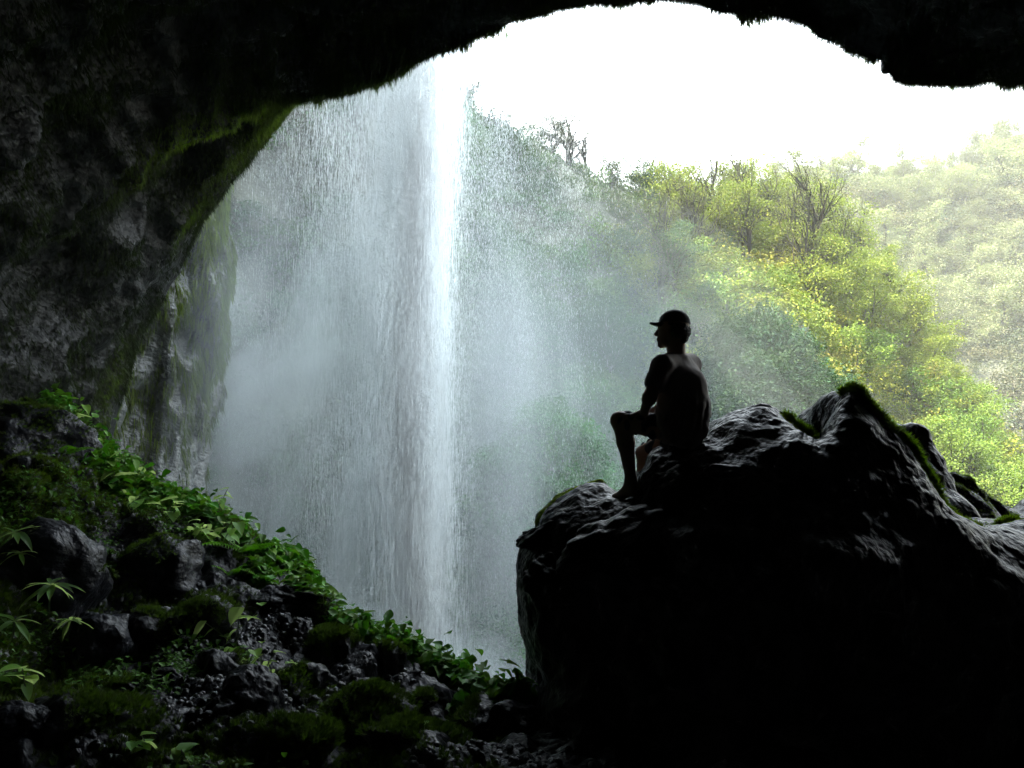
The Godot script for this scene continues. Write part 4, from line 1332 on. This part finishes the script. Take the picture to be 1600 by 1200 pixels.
	# thin roots creeping down the outcrop
	var roots := [
		[[Vector3(0.846, 1.535, -5.05), Vector3(0.753, 1.343, -4.95), Vector3(0.635, 1.178, -5), Vector3(0.521, 1.038, -5.1), Vector3(0.424, 0.931, -5.2)], "thin root creeping from the person's feet down the rock"],
		[[Vector3(0.633, 1.389, -5.3), Vector3(0.461, 1.278, -5.35), Vector3(0.328, 1.062, -5.35), Vector3(0.297, 0.933, -5.35)], "root hanging over the outcrop's left shoulder"],
		[[Vector3(0.531, 1.057, -5), Vector3(0.333, 0.924, -5.1), Vector3(0.211, 0.745, -5.2), Vector3(0.149, 0.508, -5.25)], "long root along the left flank of the outcrop"],
		[[Vector3(5.02, 6.508, -9.2), Vector3(5.363, 6.381, -8.9), Vector3(5.682, 6.246, -8.8), Vector3(6.096, 6.291, -8.5)], "pale root running along the roof at upper right", 1],
		[[Vector3(5.3, 6.92, -8.6), Vector3(5.514, 6.859, -8.4), Vector3(5.772, 6.719, -8.3), Vector3(6.065, 6.672, -8.2)], "pale root in the upper right corner of the roof", 1],
		[[Vector3(2.159, 1.036, -3.9), Vector3(2.265, 0.959, -3.9), Vector3(2.218, 0.795, -3.8), Vector3(2.219, 0.671, -3.7)], "pale root on the dark right face of the outcrop"],
	]
	for a in roots:
		var pts := []
		var rad := []
		var ctl := []
		for p in a[0]:
			var q := snap(outcrop if a.size() < 3 else cave, p)
			ctl.append(q[0] + q[1] * 0.008)
		for i in 25:
			pts.append(spline(ctl, i / 24.0 * (ctl.size() - 1)) + Vector3(r.randfn(0, 0.004), r.randfn(0, 0.004), 0))
			rad.append(lerpf(0.012, 0.006, i / 24.0))
		var rt := SurfaceTool.new()
		rt.begin(Mesh.PRIMITIVE_TRIANGLES)
		tube(pts, rad, 6, rt)
		tag(put("root", rt.commit(), M.bark), a[1], "root")

# a broad leaf along +z with a midrib fold and a drooping tip
func blade(l: float, w: float, droop: float, heart: float) -> ArrayMesh:
	var rows := []
	for j in 8:
		var f := j / 7.0
		var half := w * 0.5 * pow(sin(PI * pow(f, 0.62 if heart > 0 else 0.85)), 0.8) if j > 0 and j < 7 else 0.002
		var row := []
		for i in 5:
			var x := (i - 2) / 2.0
			row.append(Vector3(x * half, absf(x) * half * 0.35 - droop * f * f * l + 0.02 * l * sin(f * 9.0) * absf(x), f * l - absf(x) * heart * l * 0.12 * (1.0 - f)))
		rows.append(row)
	return loft(rows, 4, 7, -1.0, null).mesh

func frond_mesh(l: float, pairs: int) -> ArrayMesh:
	var st := SurfaceTool.new()
	st.begin(Mesh.PRIMITIVE_TRIANGLES)
	for i in pairs:
		var f := (i + 1.0) / (pairs + 1)
		var at := Vector3(0, 0.25 * l * f - 0.55 * l * f * f, f * l)
		var pl := l * 0.30 * sin(PI * pow(f, 0.6)) + 0.01
		for s in [-1.0, 1.0]:
			var t := Transform3D(Basis(Vector3.UP, s * 1.2) * Basis(Vector3.RIGHT, 0.25), at)
			add_leaf(st, t, pl, l * 0.075, Color(1, 1, 1) * (0.9 + 0.2 * f))
	var pts := []
	var rad := []
	for i in 9:
		var f := i / 8.0
		pts.append(Vector3(0, 0.25 * l * f - 0.55 * l * f * f - 0.002, f * l))
		rad.append(0.004 * (1.05 - f))
	st.set_color(Color(0.6, 0.6, 0.4))
	tube(pts, rad, 4, st)
	return st.commit()

func build_plants() -> void:
	var r := RandomNumberGenerator.new()
	r.seed = 404
	var leafm := []
	for c in [Color(0.07, 0.19, 0.02), Color(0.10, 0.24, 0.025), Color(0.06, 0.15, 0.025), Color(0.14, 0.27, 0.03), Color(0.035, 0.08, 0.02)]: leafm.append(tinted(M.leaf, c))
	var round_leaf := [blade(1.0, 0.75, 0.25, 1.0), blade(1.0, 0.62, 0.4, 1.0), blade(1.0, 0.85, 0.15, 1.0)]
	var long_leaf := [blade(1.0, 0.26, 0.5, 0.0), blade(1.0, 0.22, 0.35, 0.0), blade(1.0, 0.30, 0.7, 0.0)]
	var stem := func(t: Node3D, a: Vector3, b: Vector3, rad: float) -> void:
		var st := SurfaceTool.new()
		st.begin(Mesh.PRIMITIVE_TRIANGLES)
		tube([a, a.lerp(b, 0.5) + Vector3(r.randfn(0, 0.01), 0, r.randfn(0, 0.01)), b], [rad, rad * 0.8, rad * 0.5], 5, st)
		put("stem", st.commit(), M.stem, t)
	# [place, kind, height, leaves, leaf length, label]
	var list := [
		[Vector3(-3.801, 1.996, -6.7), 0, 0.22, 12, 0.12, "topmost leafy plant of the rim beside the left boulder"],
		[Vector3(-3.669, 1.861, -6.8), 0, 0.22, 12, 0.11, "leafy plant second from the top of the rim"],
		[Vector3(-3.476, 1.666, -7), 1, 0.3, 7, 0.13, "arching thin stemmed plant standing above the rim"],
		[Vector3(-3.239, 1.354, -6.9), 0, 0.25, 14, 0.12, "dense leafy plant on the upper rim below the arching stems"],
		[Vector3(-3.344, 1.391, -6.6), 0, 0.2, 9, 0.17, "plant with large pale leaves overhanging the black boulder"],
		[Vector3(-3.124, 1.209, -6.5), 0, 0.2, 10, 0.14, "leafy plant hanging over the dark hollow"],
		[Vector3(-2.869, 1.096, -6.6), 0, 0.22, 12, 0.13, "bright leafy plant in the middle of the rim"],
		[Vector3(-2.615, 0.905, -6.4), 0, 0.2, 12, 0.13, "bright leafy plant left of the ferns"],
		[Vector3(-2.415, 0.842, -6.5), 0, 0.18, 9, 0.15, "plant with broad bright leaves just left of the fern"],
		[Vector3(-2.664, 1.226, -7.2), 0, 0.22, 14, 0.09, "small leaved plant at the corner of the rim"],
		[Vector3(-1.792, 0.479, -5.1), 0, 0.26, 8, 0.12, "tall seedling with large leaves in the middle of the slope"],
		[Vector3(-1.673, 0.294, -4.9), 0, 0.2, 7, 0.10, "seedling below the tall seedling"],
		[Vector3(-1.557, 0.351, -4.9), 0, 0.18, 6, 0.10, "seedling right of the tall seedling"],
		[Vector3(-1.445, 0.265, -4.8), 0, 0.15, 6, 0.09, "lowest seedling of the middle cluster"],
		[Vector3(-1.39, 0.257, -5.9), 0, 0.28, 9, 0.11, "yellow green plant at the foot of the rim"],
		[Vector3(-1.294, 0.211, -5.9), 0, 0.18, 8, 0.10, "leafy plant right of the yellow green plant"],
		[Vector3(-0.918, 0.173, -4.7), 0, 0.1, 5, 0.07, "lone little seedling on the bare wet stones"],
		[Vector3(-1.052, 0.238, -6.2), 1, 0.12, 4, 0.06, "tiny sprig standing up against the falling water"],
		[Vector3(-0.786, 0.116, -6.1), 0, 0.14, 8, 0.08, "upright leafy sprig on the lower rim"],
		[Vector3(-0.279, -0.058, -5.8), 0, 0.16, 12, 0.09, "rounded leafy plant near the end of the rim"],
		[Vector3(-0.091, -0.087, -5.7), 0, 0.14, 10, 0.09, "last leafy plant of the rim before the outcrop"],
		[Vector3(-2.984, 1.002, -4.8), 2, 0.22, 10, 0.2, "long leaved plant at the left edge, highest of three"],
		[Vector3(-2.834, 0.925, -4.8), 2, 0.2, 9, 0.18, "drooping long leaved plant beside the highest one"],
		[Vector3(-2.586, 0.771, -4.7), 2, 0.2, 11, 0.22, "star shaped rosette of long leaves on a bare twig"],
		[Vector3(-2.574, 0.644, -4.6), 2, 0.12, 9, 0.16, "hanging long leaved plant under the star rosette"],
		[Vector3(-2.724, 0.621, -4.3), 2, 0.14, 6, 0.2, "plant with one big glossy leaf at the left edge"],
		[Vector3(-2.483, 0.444, -4.1), 0, 0.16, 8, 0.12, "dark leafy plant in the lower left"],
		[Vector3(-1.662, 0.258, -3.7), 0, 0.1, 7, 0.09, "leafy plant at the bottom edge, left of centre"],
		[Vector3(-1.444, 0.267, -3.6), 0, 0.1, 6, 0.09, "round leaved plant at the bottom edge beside it"],
		[Vector3(-0.457, 0.16, -4.1), 0, 0.1, 7, 0.06, "small plant on the mossy boulder at the bottom"],
	]
	for a in list:
		var q := snap(slope, a[0])
		var t := thing("leafy_plant" if a[1] != 2 else "long_leaved_plant", q[0], a[5], "plant", "plants on the rubble slope")
		var h: float = a[2]
		if a[1] == 2:
			var top := Vector3(r.randfn(0.05, 0.03), h, r.randfn(0.05, 0.03))
			stem.call(t, Vector3.ZERO, top, 0.008)
			for i in a[3]:
				var lf := put("leaf", long_leaf[i % 3], leafm[[4, 2, 4][i % 3]], t)
				var b := Basis(Vector3.UP, TAU * i / a[3] + r.randfn(0, 0.2)) * Basis(Vector3.RIGHT, r.randf_range(-0.7, 0.4))
				lf.transform = Transform3D(b.scaled(Vector3.ONE * a[4] * r.randf_range(0.45, 0.95)), top)
		else:
			var stems: int = 2 if a[1] == 1 else 3
			var tops := []
			for k in stems:
				var e := Vector3(r.randfn(0, h * 0.4), h * r.randf_range(0.6, 1.1), r.randfn(0.03, h * 0.35))
				stem.call(t, Vector3.ZERO, e, 0.005)
				tops.append(e)
			for i in a[3]:
				var e: Vector3 = tops[i % stems] * (1.0 - 0.75 * floorf(i / float(stems)) * stems / a[3])
				var lf := put("leaf", round_leaf[r.randi() % 3], leafm[r.randi() % 4], t)
				var b := Basis(Vector3.UP, r.randf() * TAU) * Basis(Vector3.RIGHT, r.randf_range(-0.3, 0.7))
				lf.transform = Transform3D(b.scaled(Vector3.ONE * a[4] * r.randf_range(0.6, 1.15)), e)
	# ferns
	var fm := [frond_mesh(1.0, 15), frond_mesh(1.0, 12)]
	var fern_leaf := tinted(M.leaf, Color(0.11, 0.27, 0.02))
	for a in [[Vector3(-2.17, 0.895, -6.4), 0.34, 5, "bright fern with a long comb like frond, middle of the rim"], [Vector3(-1.969, 0.704, -6.2), 0.26, 5, "lower fern just under the bright fern"], [Vector3(-2.21, 0.718, -6.1), 0.18, 4, "small fern left of the lower fern"], [Vector3(-3.612, 1.795, -6.5), 0.24, 5, "fern at the top of the rim by the dark boulder"], [Vector3(-2.088, 0.906, -6.9), 0.16, 4, "small fern right of the bright fern"]]:
		var q := snap(slope, a[0])
		var t := thing("fern", q[0] + Vector3(0, 0.02, 0), a[3], "fern", "ferns on the leafy rim")
		for i in a[2]:
			var lf := put("frond", fm[i % 2], fern_leaf, t)
			lf.transform = Transform3D((Basis(Vector3.UP, 0.6 + TAU * i / a[2] + r.randfn(0, 0.2)) * Basis(Vector3.RIGHT, r.randf_range(-0.9, -0.2))).scaled(Vector3.ONE * a[1] * r.randf_range(0.8, 1.15)), Vector3.ZERO)
	# fern hanging from the roof edge
	var hang := thing("fern", Vector3(-0.09, 7.703, -10.3), "little fern hanging from the roof edge above the plume", "fern")
	for i in 2:
		var lf := put("frond", fm[1], fern_leaf, hang)
		lf.transform = Transform3D((Basis(Vector3.UP, 1.2 + i * 2.4) * Basis(Vector3.RIGHT, 1.2)).scaled(Vector3.ONE * 0.2), Vector3.ZERO)
	# the dense creeping leaves along the rim, past counting
	var one: ArrayMesh = round_leaf[0]
	var where := []
	var tints := []
	while where.size() < 24000:
		var q := on_sheet(slope, r, 0.10, 0.80, 0.19, 0.38)
		var p: Vector3 = q[0]
		var n := patch_noise.get_noise_3dv(p * 1.7 + Vector3(0, 30, 0))
		var v := 1.0
		if n < -0.2 + r.randf() * 0.2: continue
		var s := r.randf_range(0.04, 0.11)
		var up: Vector3 = (q[1] + Vector3(0, 0.8, 0)).normalized()
		var at: Vector3 = p + up * absf(r.randfn(0, 0.07)) * (1.0 + n)
		var b := Basis(Vector3.UP, r.randf() * TAU) * Basis(Vector3.RIGHT, r.randfn(0.25, 0.4)) * Basis(Vector3.BACK, r.randfn(0, 0.35))
		where.append(Transform3D(b.scaled(Vector3.ONE * s), at))
		var g := r.randf_range(0.6, 1.4)
		tints.append(Color(lerpf(0.05, 0.11, r.randf()) * g, 0.20 * g, 0.02 * g))
	scatter_set("creeping_leaves", one, M.leaf, where, tints, "dense creeping green leaves covering the slope's rim")
	where = []
	tints = []
	while where.size() < 9000:
		var q := on_sheet(slope, r, 0.02, 0.62, 0.32, 0.78)
		var p: Vector3 = q[0]
		if patch_noise.get_noise_3dv(p * 1.5 + Vector3(0, 60, 0)) + clampf((-p.x - 2.0) * 0.12, -0.1, 0.2) < 0.12: continue
		var s := r.randf_range(0.015, 0.045)
		var b := Basis(Vector3.UP, r.randf() * TAU) * Basis(Vector3.RIGHT, r.randfn(0.2, 0.4))
		where.append(Transform3D(b.scaled(Vector3.ONE * s), p + Vector3(0, absf(r.randfn(0, 0.03)), 0)))
		var g := r.randf_range(0.6, 1.3)
		tints.append(Color(0.07 * g, 0.16 * g, 0.025 * g))
	scatter_set("scattered_leaves", one, M.leaf, where, tints, "small leaves sprouting between the stones of the slope")
